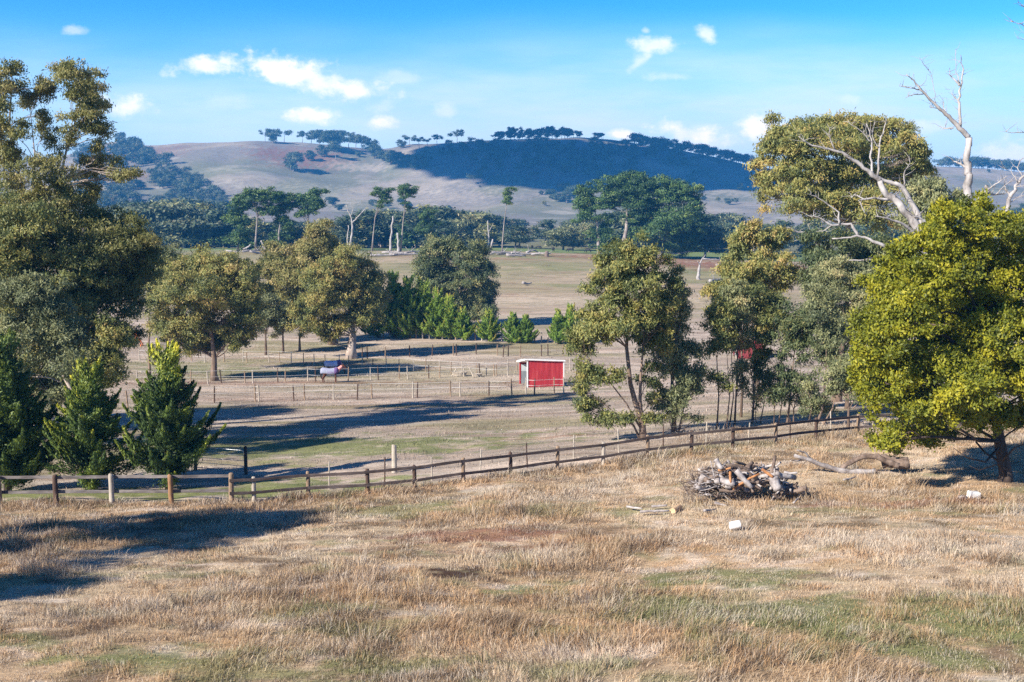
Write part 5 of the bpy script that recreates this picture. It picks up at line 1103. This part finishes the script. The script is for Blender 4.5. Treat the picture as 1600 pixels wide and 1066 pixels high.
yy = math_('MAXIMUM', sp.outputs[1], .05); U = math_('DIVIDE', sp.outputs[0], yy); V_ = math_('DIVIDE', sp.outputs[2], yy); front = math_('GREATER_THAN', sp.outputs[1], .05)
cv = N(nt, 'ShaderNodeCombineXYZ'); lk(U, cv.inputs[0]); lk(V_, cv.inputs[1])
def noise(vec, scale, detail=5., st=(1, 1, 1), rough=.55, off=(0, 0, 0)):
    mp = N(nt, 'ShaderNodeMapping'); mp.inputs['Scale'].default_value = st; mp.inputs['Location'].default_value = off; lk(vec, mp.inputs[0]); n = N(nt, 'ShaderNodeTexNoise', i_Scale=scale, i_Detail=detail, i_Roughness=rough); lk(mp.outputs[0], n.inputs['Vector']); return n.outputs['Fac']
# richer blue, deepening upwards
tint = ramp(nt, [(0, (.56, .88, 1.10)), (.13, (.33, .83, 1.25)), (.17, (.24, .76, 1.3)), (.215, (.12, .62, 1.25)), (.34, (.09, .30, .66)), (1, (.07, .20, .42))]); tv = smooth(sp.outputs[2], -.02, .55); lk(sp.outputs[2], tint.inputs[0])
base = mixc(1.0, sky.outputs[0], tint.outputs[0], 'MULTIPLY')
# thin high veil
vb = noise(cv.outputs[0], 5.0, 6., (1, 5.5, 1), .6); vb2 = noise(cv.outputs[0], 2.2, 3., (1, 3, 1), .5, (3, 1, 0))
band = math_('MULTIPLY', smooth(math_('ADD', V_, math_('MULTIPLY_ADD', vb2, .07, -.035)), .20, .105), smooth(V_, -.02, .03)); lf = smooth(U, -.55, -.05)
veil = math_('MULTIPLY', math_('MULTIPLY', band, math_('MULTIPLY_ADD', lf, .35, .65)), math_('MULTIPLY_ADD', smooth(vb, .3, .7), .45, .55))
veil = math_('MULTIPLY', veil, front)
base = mixc(veil, base, (4.9, 5.7, 6.2))
hzn = math_('MULTIPLY', smooth(V_, .14, .04), .85); base = mixc(math_('MULTIPLY', hzn, front), base, (4.9, 5.7, 6.2))
# cumulus
d1 = noise(cv.outputs[0], 26, 5., (1, 1.4, 1), .6, (1, 2, 0)); d2 = noise(cv.outputs[0], 60, 6., (1, 1.3, 1), .6, (4, 7, 0))
dd = math_('ADD', math_('MULTIPLY_ADD', d1, 3.4, -1.7), math_('MULTIPLY_ADD', d2, 2.0, -1.0))
acc = None
for px, py, rx, ry, tl, op in [(330,104,40,13,.1,.85),(352,96,18,12,0,.9),(440,112,48,19,-.25,1),(495,128,60,22,-.2,1),(555,140,48,15,-.12,.9),(205,168,26,16,0,1),(160,162,14,10,0,.8),(485,180,30,12,0,1),(603,195,22,10,0,1),(975,212,18,6,0,1),(1075,212,42,15,-.15,1),(1105,222,40,12,0,.6),(1198,203,30,19,0,1),
    (1022,72,26,13,0,.65),(1000,96,20,9,.6,.55),(1010,48,6,5,0,.4),(1102,53,13,10,-.5,.6),(598,165,22,11,0,.3),(695,175,14,9,0,.3),(1585,240,60,22,.25,.6),(118,48,13,6,0,.35),(1040,120,30,6,0,.3),(1325,155,14,9,0,.3),(1440,200,26,13,0,.35),(620,120,30,10,0,.2), (350,160,60,10,0,.15)]:
    v = ray(px, py); cu, cv2 = v[0], v[2]; ca, sa = math.cos(tl), math.sin(tl)
    du = math_('SUBTRACT', U, cu); dv = math_('SUBTRACT', V_, cv2)
    a_ = math_('MULTIPLY_ADD', dv, sa * F / rx, math_('MULTIPLY', du, ca * F / rx)); b_ = math_('MULTIPLY_ADD', dv, ca * F / ry, math_('MULTIPLY', du, -sa * F / ry))
    # flatter underside
    b_ = math_('MULTIPLY', b_, math_('MULTIPLY_ADD', math_('LESS_THAN', b_, 0), .25, 1.0))
    q = math_('SQRT', math_('ADD', math_('MULTIPLY', a_, a_), math_('MULTIPLY', b_, b_)))
    mk = math_('MULTIPLY', smooth(math_('ADD', q, dd), 1.62, .2), op)
    acc = mk if acc is None else math_('MAXIMUM', acc, mk)
acc = math_('MULTIPLY', acc, front)
cc = mixc(smooth(d1, .35, .6), (8.6, 7.6, 6.8), (6.8, 6.7, 6.5))
base = mixc(acc, base, cc)
lk(base, bg.inputs[0])
sun = bpy.data.lights.new('sun', 'SUN'); sun.energy = 5.0; sun.angle = R(.53); sun.color = (1, .93, .82)
so = bpy.data.objects.new('sun', sun); col.objects.link(so)
from mathutils import Vector
dirv = Vector((math.cos(SH) * math.cos(SUN_EL), math.sin(SH) * math.cos(SUN_EL), -math.sin(SUN_EL))); so.rotation_euler = dirv.to_track_quat('-Z', 'Y').to_euler()
cam = bpy.data.cameras.new('camera'); cam.sensor_width = 36; cam.lens = F / 1600 * 36; cam.clip_end = 20000; cam.clip_start = .5
co = bpy.data.objects.new('camera', cam); col.objects.link(co); co.rotation_euler = (math.pi / 2 - PITCH, 0, 0); sc.camera = co
sc.view_settings.view_transform = 'Standard'; sc.view_settings.look = 'None'; sc.view_settings.exposure = 1.12; sc.view_settings.gamma = 1
sc.cycles.max_bounces = 6; sc.cycles.diffuse_bounces = 3; sc.cycles.transmission_bounces = 3; sc.cycles.volume_bounces = 0; sc.cycles.use_denoising = False
